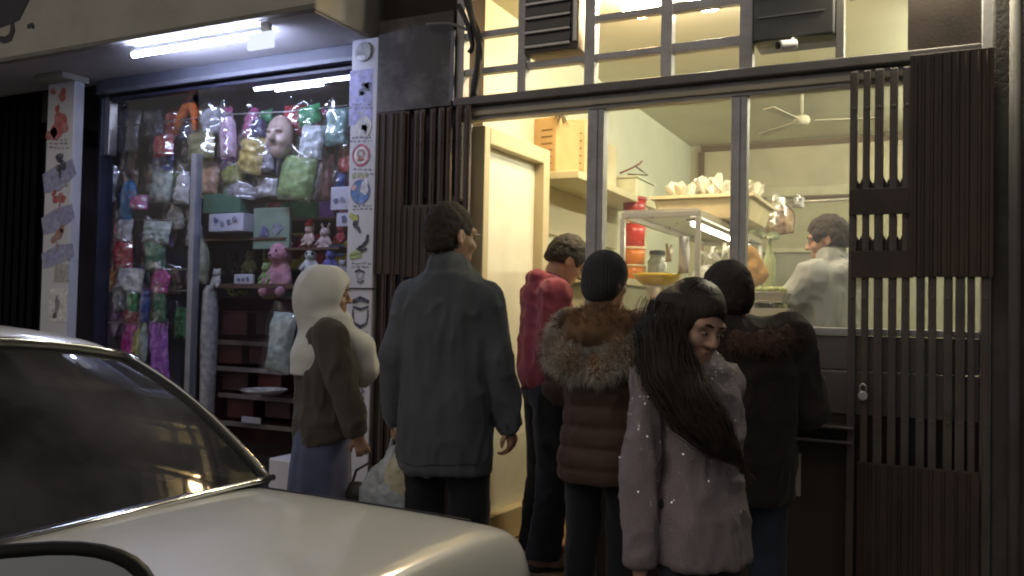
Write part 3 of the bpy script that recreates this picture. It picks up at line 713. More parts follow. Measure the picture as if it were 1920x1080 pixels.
# loose cables at the head of the door
cb = thing('cable_bundle', 'black cables drooping past the transom above the open door', 'cable', tuple(at(890, 60, D-.08)))
def cabl(pts, r, m=cable_m):
    P = [at(x, y, D-.07-d) for x, y, d in pts]; Q = []
    for i in range(len(P)-1):
        for k in range(5):
            t = k/5; a_ = P[max(i-1,0)]; b_ = P[i]; c_ = P[i+1]; d_ = P[min(i+2,len(P)-1)]
            Q.append(.5*((2*b_)+(c_-a_)*t+(2*a_-5*b_+4*c_-d_)*t*t+(3*b_-a_-3*c_+d_)*t*t*t))
    Q.append(P[-1]); MB().tube(Q, r, 7).build('cable', m, cb, smooth=True)
MB().box(fx(1703,40)-0, .27, YF0, YF1+.03, 2.434, 3.3).build('side_panel', M('pier_brown'), fs)
cabl([(874,-40,0),(885,30,.01),(899,70,.015),(897,120,.02),(888,180,.0)], .02)
cabl([(866,-30,.02),(880,20,.02),(892,62,.03),(902,100,.02),(890,150,.01),(886,186,0)], .016)
cabl([(800,46,0),(840,44,.02),(872,54,.03),(892,66,.03)], .008, M('cable_grey', (.16,.15,.13), .6))
cabl([(860,10,.03),(876,44,.04),(886,84,.03),(880,100,.03)], .014)
# dark round duct above the right gate
p0, p1 = at(1592, -6, D-.2), at(1700, -8, D-.2)
du = thing('duct', 'dark round metal duct above the folding gate', 'duct', tuple((p0+p1)/2))
MB().tube([p0+Vector((.0,0,.06)), p0+Vector((.03,0,.06)), p1+Vector((0,0,.06)), p1+Vector((.6,0,.06))], .065, 18).build('pipe', M('duct', (.05,.045,.04), .4, .5, var=.25), du, smooth=True, bevel=.01)
MB().tube([p0+Vector((.0,0,.06)), p0+Vector((.025,0,.06))], .074, 18).build('collar', M('duct'), du, smooth=True, bevel=.004)

# ================================================================== VEHICLES
RD = -.14                          # road level
def car_paint(name, col):
    m = M(name, col, .32, .0, var=.04, scale=2, coat=.7, dirt=tuple(c*.72 for c in col), dscale=1.2, damt=.15)
    return m
silver = car_paint('silver_paint', (.73,.735,.72))
rub = M('black_rubber', (.012,.012,.013), .55)
chrome = M('chrome', (.75,.75,.76), .14, 1.0, var=.05)
tint = glass('tinted_glass', tint=(.07,.07,.075), haze=.19, hazecol=(.24,.24,.29), rough=.04, ior=1.45)
cabin = M('cabin_grey', (.035,.033,.032), .8)
YC = 1.16                          # centre line of the parked car; it points to -X, its tail to the camera's right
car = thing('parked_car', 'silver beige sedan parked at the kerb, boot and dark rear window in view', 'car', (-2.9, YC, RD))
# lower body: stations along X, each a half section of (offset from the centre line, height)
def sect(hw, zt, crown=.03, zb=.10, tuck=.05):
    return [(0, zt+crown), (hw*.35, zt+crown*.92), (hw*.66, zt+crown*.6), (hw*.84, zt+crown*.12), (hw*.925, zt-.02), (hw*.975, zt-.065),
            (hw*.995, zt-.16), (hw, zt-.30), (hw*.99, zb+.22), (hw*.96, zb+.06), (hw*.90, zb)]
stn = [  # X, half width, deck height, crown
 (-.870, .70, .56, .0), (-.862, .77, .61, .005), (-.868, .80, .68, .01), (-.885, .81, .752, .016), (-.905, .815, .785, .022), (-.95, .818, .794, .026), (-1.15, .82, .80, .03),
 (-1.45, .822, .803, .032), (-1.68, .825, .804, .03), (-1.9, .828, .805, .02), (-2.6, .83, .80, .01), (-3.3, .83, .79, .01), (-3.6, .828, .785, .03),
 (-4.2, .815, .755, .035), (-4.6, .79, .715, .03), (-4.72, .76, .66, .02), (-4.76, .70, .56, .0)]
P = []
for X, hw, zt, cr in stn:
    s_ = sect(hw, zt, cr, zb=RD+.20)
    row = [Vector((X, YC-y, z)) for y, z in s_[::-1]] + [Vector((X, YC+y, z)) for y, z in s_[1:]]
    P.append(row)
body = MB().grid(P)
n_ = len(P[0])
body.f.append(tuple(range(n_))); body.f.append(tuple((len(P)-1)*n_+k for k in range(n_)))
bo = body.build('body', silver, car, smooth=True, sub=2)
# roof shell
roof = []
for X, hw, z, cr in ((-2.13,.615,1.140,.055),(-2.16,.622,1.172,.062),(-2.27,.625,1.196,.066),(-2.5,.61,1.208,.066),(-2.9,.59,1.19,.065),(-3.2,.58,1.17,.06),(-3.36,.565,1.14,.05)):
    roof.append([Vector((X, YC+hw*u, z+cr*(1-abs(u)**2.4) - (.02 if abs(u) > .99 else 0))) for u in (-1,-.97,-.8,-.5,-.2,.2,.5,.8,.97,1)])
ro = MB().grid(roof).build('roof', silver, car, smooth=True, sub=2)
so = ro.modifiers.new('solid', 'SOLIDIFY'); so.thickness = .02; so.offset = -1
# rear window: curved pane from the roof edge down to the boot
def rw(u, v):                      # u across (-1..1), v down (0 roof, 1 boot)
    hw = .605 + (.745-.605)*v**.9
    bow = .10*(1-u*u)
    X = -2.135 + (-1.70+2.135)*v + bow*(.35+.65*v)*.55 - .0
    z = 1.150 + .052*(1-abs(u)**2.4)*(1-v) + (.812-1.150)*v + .030*math.sin(math.pi*v) + .020*v*(1-u*u)
    return Vector((X, YC+hw*u, z))
us = [-1+2*i/20 for i in range(21)]; vs_ = [i/12 for i in range(13)]
MB().grid([[rw(u, v) for u in us] for v in vs_]).build('rear_window', tint, car, smooth=True)
def edge_loop():
    L = [rw(u, 0) for u in us] + [rw(1, v) for v in vs_[1:]] + [rw(u, 1) for u in us[::-1][1:]] + [rw(-1, v) for v in vs_[::-1][1:]]
    return L
E_ = edge_loop()
MB().tube(E_, .013, 8).build('window_seal', rub, car, smooth=True)
cen = sum(E_, Vector())/len(E_)
out = [p + (p-cen).normalized()*.014 + Vector((.004,0,.009)) for p in E_]
MB().tube(out[:21], .007, 8).build('roof_trim', chrome, car, smooth=True)
MB().tube([p + Vector((.008,0,.004)) for p in out[32:54]], .009, 8).build('boot_trim', chrome, car, smooth=True)
MB().tube(out[20:34], .006, 8).build('pillar_trim', chrome, car, smooth=True)
# C pillars, side windows, doors lines
for s in (-1, 1):
    a = [rw(s, v) for v in vs_]
    Q = [[p + Vector((-.012,0,.0)), Vector((p.x-.16-.10*i/12, YC+s*((abs(p.y-YC))+.012), p.z+.004))] for i, p in enumerate(a)]
    pm = MB().grid(Q).build('pillar', silver, car, smooth=True); pm.modifiers.new('s','SOLIDIFY').thickness = .015
    top = lambda X: 1.15; 
    MB().grid([[Vector((X, YC+s*.588, 1.15 if X>-3.3 else 1.11)), Vector((X-.02, YC+s*.70, .98)), Vector((X, YC+s*.79, .80))] for X in (-2.2,-2.5,-2.75)]).build('side_window', tint, car, smooth=True)
    MB().grid([[Vector((X, YC+s*.588, 1.15 if X>-3.3 else 1.11)), Vector((X-.02, YC+s*.70, .98)), Vector((X-.1*(X<-3.1), YC+s*.79, .80))] for X in (-2.81,-3.1,-3.34)]).build('side_window', tint, car, smooth=True)
    MB().bar((-2.78, YC+s*.59, 1.15), (-2.78, YC+s*.80, .79), .05, .012).build('pillar', rub, car)
    MB().bar((-3.36, YC+s*.57, 1.14), (-3.72, YC+s*.74, .80), .05, .03).build('pillar', silver, car)
MB().grid([[Vector((-3.37, YC+u*.56, 1.15+.05*(1-u*u))), Vector((-3.58, YC+u*.66, .97+.02*(1-u*u))), Vector((-3.74, YC+u*.73, .81))] for u in us]).build('windscreen', tint, car, smooth=True)
# cabin: parcel shelf, rear bench, front seats
MB().box(-2.15, -1.74, YC-.62, YC+.62, .70, .775).build('parcel_shelf', cabin, car)
MB().box(-2.36, -2.18, YC-.62, YC+.62, .3, .93).build('rear_seat', cabin, car, bevel=.05)
for s in (-1, 1):
    MB().box(-2.34, -2.24, YC+s*.33-.13, YC+s*.33+.13, .94, 1.06).build('headrest', cabin, car, bevel=.04)
    MB().box(-3.1, -2.95, YC+s*.36-.22, YC+s*.36+.22, .3, .98).build('front_seat', cabin, car, bevel=.05)
# boot lid joint, tail lamps, bumper, wheels
def deck(X, u):
    k = np.array(stn); k = k[np.argsort(k[:,0])]; hw = np.interp(X, k[:,0], k[:,1]); zt = np.interp(X, k[:,0], k[:,2]); cr = np.interp(X, k[:,0], k[:,3])
    return Vector((X, YC+hw*u, zt + cr*(1-u*u*1.3)))
for s in (-1, 1):
    MB().tube([deck(X, s*.86)+Vector((0,0,-.004)) for X in (-1.66,-1.5,-1.3,-1.1,-1.01)], .004, 6).build('boot_joint', rub, car, smooth=True)
    MB().box(-.868, -.84, YC+s*.5-.2, YC+s*.5+.2, .45, .60).build('tail_lamp', M('tail_red', (.35,.02,.02), .2, coat=.5), car, bevel=.015)
    for X in (-1.62, -4.1):
        w_ = MB().lathe([(.17,-.085),(.29,-.095),(.31,-.06),(.31,.06),(.29,.095),(.17,.085)], 26, (X, YC+s*.72, RD+.31), 1).build('wheel', rub, car, smooth=True)
        MB().lathe([(.05,-.09),(.17,-.075),(.18,0),(.17,.075),(.05,.09)], 20, (X, YC+s*.72, RD+.31), 1).build('rim', alu, w_, smooth=True)
MB().box(-.885, -.785, YC-.79, YC+.79, .18, .36).build('bumper', M('bumper_grey', (.12,.12,.12), .5), car, bevel=.04)
MB().box(-4.84, -4.72, YC-.77, YC+.77, .18, .36).build('bumper', M('bumper_grey'), car, bevel=.04)

# the car the picture is taken from: only its wing mirror reaches into the frame
oc = thing('car', 'black wing mirror of a nearer car at the bottom left corner', 'car', (-.3, -.6, RD))
mc = atT(0, 1208, .62)
nrm = Vector((.80, -.60, .20)).normalized()         # the mirror looks back to the driver
side = Vector((0,0,1)).cross(nrm).normalized(); upv = nrm.cross(side)
def shell(a, b, pz, off, n=36, p=2.8):
    L = []
    for i in range(n):
        t = 2*math.pi*i/n; c_, s_ = math.cos(t), math.sin(t)
        L.append(mc + side*(a*math.copysign(abs(c_)**(2/p), c_)) + upv*(b*math.copysign(abs(s_)**(2/p), s_)) + nrm*off)
    return L
rows = [shell(.099,.060,0,.0), shell(.105,.066,0,.004), shell(.110,.070,0,-.004), shell(.108,.069,0,-.03), shell(.09,.055,0,-.07), shell(.05,.03,0,-.09), shell(.01,.006,0,-.095)]
hb = MB().grid([r_ + [r_[0]] for r_ in rows]).build('mirror_housing', rub, oc, smooth=True)
g_ = MB(); L = shell(.0985,.0595,0,-.002); g_.add(L, [tuple(range(len(L)))]); g_.build('mirror_glass', M('mirror_glass', (.8,.8,.8), .03, 1.0, var=.02), oc)
MB().tube([mc - nrm*.05 - upv*.03, mc - nrm*.05 - upv*.10 - Vector((0,.05,0)), Vector((mc.x-.04, .16, .80))], [.03,.026,.03], 10).build('mirror_arm', rub, oc, smooth=True)
pnt = car_paint('dark_paint', (.06,.06,.065))
MB().grid([[Vector((X, .10-.03*abs(X)*.2, .84)), Vector((X, .18, .78)), Vector((X, .21, .55)), Vector((X, .20, .2)), Vector((X, .12, RD+.2))] for X in (.9,.5,0,-.45)]).build('door', pnt, oc, smooth=True)
MB().grid([[Vector((X, -.05, .80-.03*k)), Vector((X, .17, .74-.03*k)), Vector((X, .21, .5)), Vector((X, .20, .2)), Vector((X, .12, RD+.2))] for k, X in enumerate((-.46,-.6,-.72))]).build('fender', pnt, oc, smooth=True)

# ================================================================== PEOPLE
skin_a = M('skin', (.42,.25,.17), .5, var=.1, scale=25, sss=.15, bump=.05, bscale=300)
def cloth(name, col, rough=.85, bump=.35, bscale=420, sheen=.15, **k): return M(name, col, rough, var=k.pop('var', .14), scale=k.pop('scale', 14), bump=bump, bscale=bscale, spec=.25, sheen=sheen, **k)
eye_w = M('eye_white', (.34,.30,.28), .4); eye_d = M('eye_dark', (.02,.012,.01), .2)

def foldfn(amp, sc=(9, 9, 4), seed=0, fine=.25, quilt=None):
    def f(V, N):
        n1 = vn(V * np.array(sc), seed); r1 = 1 - np.abs(2*n1 - 1)
        n2 = vn(V * np.array(sc) * 2.3 + n1[:,None]*1.5, seed+3); r2 = 1 - np.abs(2*n2 - 1)
        d = amp * ((r1**2 - .35) + fine*1.6*(r2**2 - .35))
        if quilt:
            ph = V[:,2]/quilt[0] + .06*vn(V*6, seed+9); s_ = np.abs(np.sin(np.pi*ph)); d = d + quilt[1]*(np.sqrt(s_) - .7)
        return d
    return f

class Person:
    def __init__(s, label, px, t, yaw, h, z0=0.0, pose=None, head=(0,0,0), width=1.0, hs=None):
        p = atT(px, 585, t); s.t = t
        s.root = thing('person', label, 'person', (p.x, p.y, z0), R(yaw)); s.M = Matrix.Translation((p.x, p.y, z0)) @ Matrix.Rotation(R(yaw), 4, 'Z')
        s.Mi = s.M.inverted(); s.h = h; s.s = h/1.75; s.q = hs or (.45+.55*s.s); s.w = width
        J = dict(hip=(.09,0,.90), knee=(.10,.02,.49), ank=(.105,-.03,.09), sh=(.172*width,-.015,1.415), el=(.215*width,-.045,1.12), wr=(.225*width,.03,.87))
        s.J = {}
        for k, v in J.items():
            for nm, sg in (('L',-1),('R',1)): s.J[k+nm] = Vector((v[0]*sg, v[1], v[2])) * s.s
        for k, v in (pose or {}).items(): s.J[k] = v if isinstance(v, Vector) else Vector(v) * s.s
        hc = s.J.get('head', Vector((0, .012, 1.635)) * s.s)
        s.hc = hc
        s.H = Matrix.Translation(hc) @ Matrix.Rotation(R(head[0]), 4, 'Z') @ Matrix.Rotation(R(-head[1]), 4, 'X') @ Matrix.Rotation(R(head[2]), 4, 'Y')
    def l(s, px, py, dt=0.0):            # a pixel of the photograph as a point of this figure's own frame
        return s.Mi @ atT(px, py, s.t + dt)
    def box(s, pts, pad):
        a = np.array([list(p) for p in pts]); return a.min(0)-pad, a.max(0)+pad
    def put(s, name, me, mat, label=None):
        o = link(name, me, s.root, mat)
        if label: o['label'] = label
        return o
    def rows(s, rows, grow=0):
        return [(z*s.s, cx*s.s, cy*s.s, (rx*s.w+grow)*s.s, (ry+grow)*s.s) for z, cx, cy, rx, ry in rows]
    def hand(s, g, wr, d, n, side, curl=.5, q=1.0):
        d = Vector(d).normalized(); n = Vector(n); n = (n - d*n.dot(d)).normalized(); x = d.cross(n).normalized()*side
        q = q*s.s
        for o in (-.022, 0, .022): g.cone(wr + x*o*.6*q + d*.01*q, wr + x*o*q + d*.08*q, .016*q, .015*q, .012)
        for i, (o, L) in enumerate(((-.032,.058),(-.011,.07),(.011,.075),(.032,.068))):
            b = wr + d*.084*q + x*o*q; c = curl*(1+.12*i*.5)
            d1 = (d*math.cos(c)+n*math.sin(c)); d2 = (d*math.cos(2.1*c)+n*math.sin(2.1*c)); d3 = (d*math.cos(3*c)+n*math.sin(3*c))
            m1 = b + d1*L*.5*q; m2 = m1 + d2*L*.33*q
            g.chain([b, m1, m2, m2 + d3*L*.26*q], [.0095*q,.0088*q,.0082*q,.007*q], .004)
        tb = wr + d*.025*q + x*.032*q; td = (d*.7 + x*.55 + n*.35).normalized(); tm = tb + td*.04*q
        g.chain([wr + d*.012*q + x*.018*q, tb, tm, tm + (d*.85+n*.35).normalized()*.03*q], [.014*q,.0125*q,.0105*q,.008*q], .008)
    def body(s, mat=skin_a, hands=None, cell=.0075, face=True):
        J, S, q = s.J, s.s, s.q
        pts = list(J.values()) + [s.hc + Vector((0,0,.13)), Vector((0,0,0))]
        for nm in 'LR': pts.append(J['wr'+nm] + (J['wr'+nm]-J['el'+nm]).normalized()*.2*S)
        lo, hi = s.box(pts, .14); lo[2] = 0
        g = SDF(lo, hi, cell, fine=(s.hc.z-.16*q, None, cell*.72), k=.03)
        g.loft(s.rows([(.84,0,0,.11,.085),(.95,0,0,.12,.085),(1.05,0,0,.11,.08),(1.15,0,0,.115,.085),(1.28,0,-.005,.13,.095),(1.38,0,-.015,.15,.095),(1.45,0,-.02,.08,.07)]))
        for nm in 'LR':
            g.chain([J['hip'+nm]*1.0 - Vector((J['hip'+nm].x*.35,0,.05*S)), J['knee'+nm], J['ank'+nm]], [.065*S,.05*S,.04*S]); g.cone(J['ank'+nm]+Vector((0,-.02,-.05))*S, J['ank'+nm]+Vector((0,.13,-.065))*S, .035*S, .026*S)
            g.cone(Vector((0,-.01,1.40))*S, J['sh'+nm], .05*S, .055*S)
            g.chain([J['sh'+nm], J['el'+nm], J['wr'+nm]], [.055*S,.042*S,.028*S])
            hd = (hands or {}).get(nm, {}); d = hd.get('d', J['wr'+nm]-J['el'+nm]); sg = 1 if nm == 'R' else -1
            s.hand(g, J['wr'+nm], d, hd.get('n', (-sg, .2, 0)), hd.get('side', -1 if nm == 'R' else 1)*1, hd.get('curl', .35), hd.get('q', 1.0))
        hb = s.H @ Vector((0,-.022*q,-.07*q))
        g.cone(Vector((0,-.02,1.40))*S, hb, .056*S, .052*q, .03)
        s.headform(g); 
        me = g.mesh('body', 1)
        s.put('body', me, mat)
        if face:
            for sg, nm in ((-1,'L'),(1,'R')):
                def lens(c, r, nm, mt, par):
                    V_ = []; F_ = []
                    for a_ in range(7):
                        for b_ in range(12):
                            t1 = math.pi*a_/6; t2 = 2*math.pi*b_/12; V_.append(tuple(s.H @ (Vector(c)*q + Vector((r[0]*math.sin(t1)*math.cos(t2), r[1]*math.cos(t1), r[2]*math.sin(t1)*math.sin(t2)))*q)))
                            if a_ < 6: F_.append((a_*12+b_, a_*12+(b_+1)%12, (a_+1)*12+(b_+1)%12, (a_+1)*12+b_))
                    return link(nm, MB().add(V_, F_).mesh(nm, smooth=True), par, mt)
                eo = lens((sg*.031, .0855, .003), (.014, .0075, .0048), 'eye', eye_w, s.root); lens((sg*.031, .0895, .003), (.0055, .005, .0046), 'iris', eye_d, eo)
                bw_ = MB().tube([s.H @ Vector((sg*x*q, y*q, z*q)) for x, y, z in ((.014,.094,.027),(.03,.091,.032),(.048,.078,.026))], [.003*q,.004*q,.002*q], 6)
                link('eyebrow', bw_.mesh('eyebrow', smooth=True), s.root, eye_d)
    def headform(s, g):
        q = s.q; g.T = s.H
        E = lambda c, r, k=.02, sub=False, rot=None: g.ell([x*q for x in c], [x*q for x in r], k*q, sub, rot)
        C = lambda a, b, ra, rb, k=.012: g.cone([x*q for x in a], [x*q for x in b], ra*q, rb*q, k*q)
        E((0,-.015,.035), (.076,.094,.083)); E((0,.022,-.03), (.060,.064,.080), .03); E((0,.048,-.082), (.040,.038,.030), .03)
        C((-.045,.072,.024), (.045,.072,.024), .014, .014, .02)
        E((-.032,.098,.004), (.018,.016,.012), .012, True); E((.032,.098,.004), (.018,.016,.012), .012, True)
        C((0,.088,.012), (0,.108,-.026), .008, .013); E((-.012,.098,-.03), (.009,.010,.008), .008); E((.012,.098,-.03), (.009,.010,.008), .008)
        E((0,.083,-.056), (.024,.013,.006), .006); E((0,.082,-.067), (.021,.013,.007), .006); E((0,.096,-.0615), (.022,.008,.0018), .004, True)
        E((-.036,.062,-.03), (.024,.022,.022), .02); E((.036,.062,-.03), (.024,.022,.022), .02)
        for sg in (-1, 1): E((sg*.079,-.012,-.008), (.010,.022,.033), .008, rot=(0,0,sg*.35)); E((sg*.088,-.008,-.006), (.006,.011,.019), .004, True)
        g.T = None
    def short_hair(s, mat, grow=.010, front=.060, nape=-.055, top=.012, name='hair', rough=.006, sc=55):
        q = s.q; lo, hi = s.box([s.hc], .16); g = SDF(lo, hi, .0055, k=.01); g.T = s.H
        g.ell((0,-.017*q,.036*q), ((.076+grow)*q, (.094+grow)*q, (.083+grow+top)*q), .01)
        g.ell((0,-.04*q,-.02*q), ((.068+grow)*q, (.066+grow*.7)*q, .075*q), .03)
        # clear the face, the ears and below the nape
        g.ell((0,.125*q,-.035*q), (.085*q,.098*q,.115*q), .008, True)
        for sg in (-1, 1): g.ell((sg*.085*q,.012*q,-.045*q), (.03*q,.042*q,.058*q), .008, True)
        g.cut((0,.25,-1), (0,-.05*q,nape*q), .012)
        g.T = None
        def dp(V, N): return rough*(vn(V*sc, 5)-.5) + rough*.7*(vn(V*sc*2.2, 8)-.5)
        return s.put(name, g.mesh(name, 1, dp), mat)
    def top(s, mat, rows, sl=(.072,.060,.050), hem=None, cut=.012, name='jacket', disp=None, cell=.0095, collar=None, extra=None, k=.05, p=2.3, stop=.02, label=None, cutn=None):
        J, S = s.J, s.s; rw_ = s.rows(rows)
        pts = [J[a+b] for a in ('sh','el','wr') for b in 'LR'] + [Vector((0,0,rw_[0][0])), Vector((0,0,rw_[-1][0]+.05)), Vector((0,.1,1.3*S)), Vector((0,-.1,1.3*S))]
        lo, hi = s.box(pts, .17); lo[2] = min(r_[0] for r_ in rw_) - .03
        lo[2] = min(lo[2], min(J['wrL'].z, J['wrR'].z) - .08)
        g = SDF(lo, hi, cell, k=k*S); g.loft(rw_, p=p)
        for nm in 'LR':
            g.cone(Vector((0,-.01,1.40))*S, J['sh'+nm], .075*S, sl[0]*S, k*S)
            e, w_ = J['el'+nm], J['wr'+nm]; w2 = w_ + (e-w_).normalized()*stop*S
            g.chain([J['sh'+nm], e], [sl[0]*S, sl[1]*S], .02*S); g.chain([e, w2], [sl[1]*S, sl[2]*S], .008*S)
        if collar:
            z, r, hgt = collar; hb = (s.H @ Vector((0,-.02*s.q,-.08*s.q))); c0 = Vector((0,-.015,z))*S
            g.cone(c0, c0 + (hb-c0).normalized()*hgt*S, r*S, r*.93*S, .02*S)
        if extra: extra(g)
        if hem is not None: g.cut(cutn or (0,0,-1), (0,0,hem*S), .01)
        me = g.mesh(name, 2, disp or foldfn(.009*S))
        s.g = g
        return s.put(name, me, mat, label)
    def legs(s, mat, r=(.098,.072,.062), waist=1.0, name='trousers', ank=.075, flare=0, disp=None, cell=.011):
        J, S = s.J, s.s; pts = [J[a+b] for a in ('hip','knee','ank') for b in 'LR'] + [Vector((0,0,waist*S))]
        lo, hi = s.box(pts, .17); lo[2] = max(.0, lo[2]); g = SDF(lo, hi, cell, k=.03*S)
        g.loft(s.rows([(.84,0,0,.165,.115),(.92,0,-.005,.17,.125),(waist,0,0,.155,.11)]))
        for nm in 'LR':
            g.chain([J['hip'+nm], J['knee'+nm], J['ank'+nm]+Vector((0,0,-.02))*S], [r[0]*S, r[1]*S, (r[2]+flare)*S], .02*S)
        g.cut((0,0,-1), (0,0,ank*.8*S), .006)
        return s.put(name, g.mesh(name, 2, disp or foldfn(.008*S, (10,10,7), 4)), mat)
    def shoes(s, mat, sole, q=1.0):
        J, S = s.J, s.s*q
        for nm in 'LR':
            a = J['ank'+nm]; f = Vector((0,1,0)); lo, hi = s.box([a + Vector((0,-.06,-.09))*S, a + Vector((0,.22,.03))*S], .07*S); lo[2] = a.z-.1*s.s
            g = SDF(lo, hi, .006, k=.02)
            g.cone(a + Vector((0,-.03,-.035))*S, a + Vector((0,.07,-.05))*S, .042*S, .040*S, .02); g.cone(a + Vector((0,.07,-.055))*S, a + Vector((0,.165,-.06))*S, .043*S, .036*S, .02); g.cone(a + Vector((0,-.02,-.02))*S, a + Vector((0,-.01,.02))*S, .042*S, .043*S, .02)
            g.cut((0,0,-1), (0,0,a.z-.075*s.s), .003)
            so_ = s.put('shoe', g.mesh('shoe', 1), mat)
            pts = [(0,-.075),(.03,-.065),(.04,-.02),(.038,.05),(.047,.11),(.04,.17),(.015,.205),(-.015,.205),(-.04,.17),(-.047,.11),(-.038,.05),(-.04,-.02),(-.03,-.065)]
            mb = MB(); n = len(pts); vs2 = [(a.x+x*S, a.y+y*S, a.z-z) for z in (.092*s.s, .068*s.s) for x, y in pts]
            mb.add(vs2, [tuple(range(n))[::-1], tuple(range(n, 2*n))] + [(i, (i+1)%n, (i+1)%n+n, i+n) for i in range(n)])
            so2 = link('sole', mb.mesh('sole'), so_, sole); bv = so2.modifiers.new('b','BEVEL'); bv.width = .004

def fur(name, parent, pts, nrms, mat, n, L, wd, seed=0, droop=.4):
    r_ = np.random.RandomState(seed); k = r_.randint(0, len(pts), n); P = pts[k] + r_.randn(n,3)*.004; N = nrms[k]
    d = N*.8 + r_.randn(n,3)*.42; d[:,2] -= droop*.5; d /= np.linalg.norm(d, axis=1)[:,None]
    l_ = L*(.55+.75*r_.rand(n))[:,None]; sd = np.cross(d, r_.randn(n,3)); sd /= np.linalg.norm(sd, axis=1)[:,None]; sd *= wd
    m = P + d*l_*.55; e = P + d*l_ + np.array([0,0,-1])*l_*droop*.5
    V = np.stack([P-sd, P+sd, m+sd*.7, m-sd*.7, e], 1).reshape(-1,3)
    b = np.arange(n)*5; F = [(i,i+1,i+2,i+3) for i in b] + [(i+3,i+2,i+4) for i in b]
    me = bpy.data.meshes.new(name); me.from_pydata(V.tolist(), [], [tuple(int(x) for x in f) for f in F])
    return link(name, me, parent, mat)
def surf(g):
    V, Q = g.V, g.Q; fn = np.cross(V[Q[:,2]]-V[Q[:,0]], V[Q[:,3]]-V[Q[:,1]]); N = np.zeros_like(V)
    for q in range(3):
        for r_ in range(4): N[:,q] += np.bincount(Q[:,r_], fn[:,q], len(V))
    return V, N/np.maximum(np.linalg.norm(N, axis=1), 1e-12)[:,None]

dark_hair = M('dark_hair', (.018,.013,.011), .75, var=.4, scale=40, bump=.5, bscale=160, stretch=(1,1,.25))
brown_hair = M('brown_hair', (.032,.023,.019), .85, var=.4, scale=40, bump=.5, bscale=200)
black_tr = cloth('black_trousers', (.016,.017,.022))
sole_d = M('dark_sole', (.02,.02,.02), .7); shoe_b = M('black_shoe', (.02,.018,.017), .45)

def seam(P, name, pts_fn, mat, r=.0022, lift=.002):
    V, N = surf(P.g); out_ = []
    for q_ in pts_fn:
        m_ = q_(V)
        if m_ is not None: out_.append(Vector(V[m_]) + Vector(N[m_])*lift)
    if len(out_) > 2:
        sm = [out_[0]] + [(out_[i-1]+out_[i]*2+out_[i+1])/4 for i in range(1, len(out_)-1)] + [out_[-1]]
        link(name, MB().tube(sm, r, 5).mesh(name, smooth=True), P.root, mat)
def back_at(x, z):           # index of the rearmost surface point near x, z
    def f(V):
        k = np.where((np.abs(V[:,0]-x) < .012) & (np.abs(V[:,2]-z) < .012))[0]
        return None if len(k) == 0 else k[np.argmin(V[k,1])]
    return f
# ---- man in the grey jacket, seen from behind, plastic bag in his left hand
A = Person('man seen from behind in a grey zip jacket holding a white plastic bag', 842, 3.57, 14, 1.75, head=(-38, 2, 0), hs=1.09,
           pose=dict(head=(0,.012,1.62), shL=(-.158,-.015,1.35), shR=(.158,-.015,1.35), elL=(-.212,-.03,1.12), wrL=(-.232,.02,.86), elR=(.215,-.02,1.12), wrR=(.26,.03,.85)))
A.body(hands=dict(L=dict(curl=.75), R=dict(curl=.5)))
A.short_hair(brown_hair, grow=.006, nape=-.06)
jg = cloth('grey_jacket', (.078,.088,.104), .8, var=.2, scale=5)
A.top(jg, [(.645,0,0,.198,.145),(.69,0,0,.188,.136),(.72,0,0,.20,.148),(.80,0,0,.20,.148),(.95,0,0,.192,.14),(1.1,0,-.005,.194,.14),(1.22,0,-.012,.196,.14),(1.32,0,-.02,.185,.128),(1.40,0,-.02,.155,.112),(1.46,0,-.015,.108,.10)],
      (.074,.068,.056), collar=(1.41,.102,.075), disp=foldfn(.017, (9,9,4), 2, fine=.35), stop=.0)
sm_m = M('seam_dark', (.03,.032,.036), .8)
seam(A, 'hem_stitch', [back_at(-.17+.02*i, .69) for i in range(18)], sm_m, .0018)
for nm in 'LR':
    e, w_ = A.J['el'+nm], A.J['wr'+nm]; d = (w_-e).normalized()
    link('cuff', MB().tube([w_ - d*.035, w_ + d*.012], .0555, 18).mesh('cuff', smooth=True), A.root, cloth('cuff_grey', (.07,.075,.08)))
A.legs(black_tr, (.105,.085,.078)); A.shoes(shoe_b, sole_d)
gl = MB(); q = A.q
for sg in (-1, 1):
    c = Vector((sg*.034*q, .104*q, .002*q))
    gl.tube([A.H @ (c + Vector((.024*q*math.cos(t), -.006*abs(math.cos(t)), .019*q*math.sin(t)))) for t in [i*math.pi/9 for i in range(19)]], .0013, 5)
    gl.tube([A.H @ Vector((sg*.060*q, .098*q, .010*q)), A.H @ Vector((sg*.078*q, .05*q, .012*q)), A.H @ Vector((sg*.083*q, -.012*q, .012*q))], .0015, 5)
gl.tube([A.H @ Vector((-.010*q,.108*q,.004*q)), A.H @ Vector((.010*q,.108*q,.004*q))], .0013, 5)
link('glasses', gl.mesh('glasses', smooth=True), A.root, M('wire_rim', (.5,.45,.35), .25, .9))
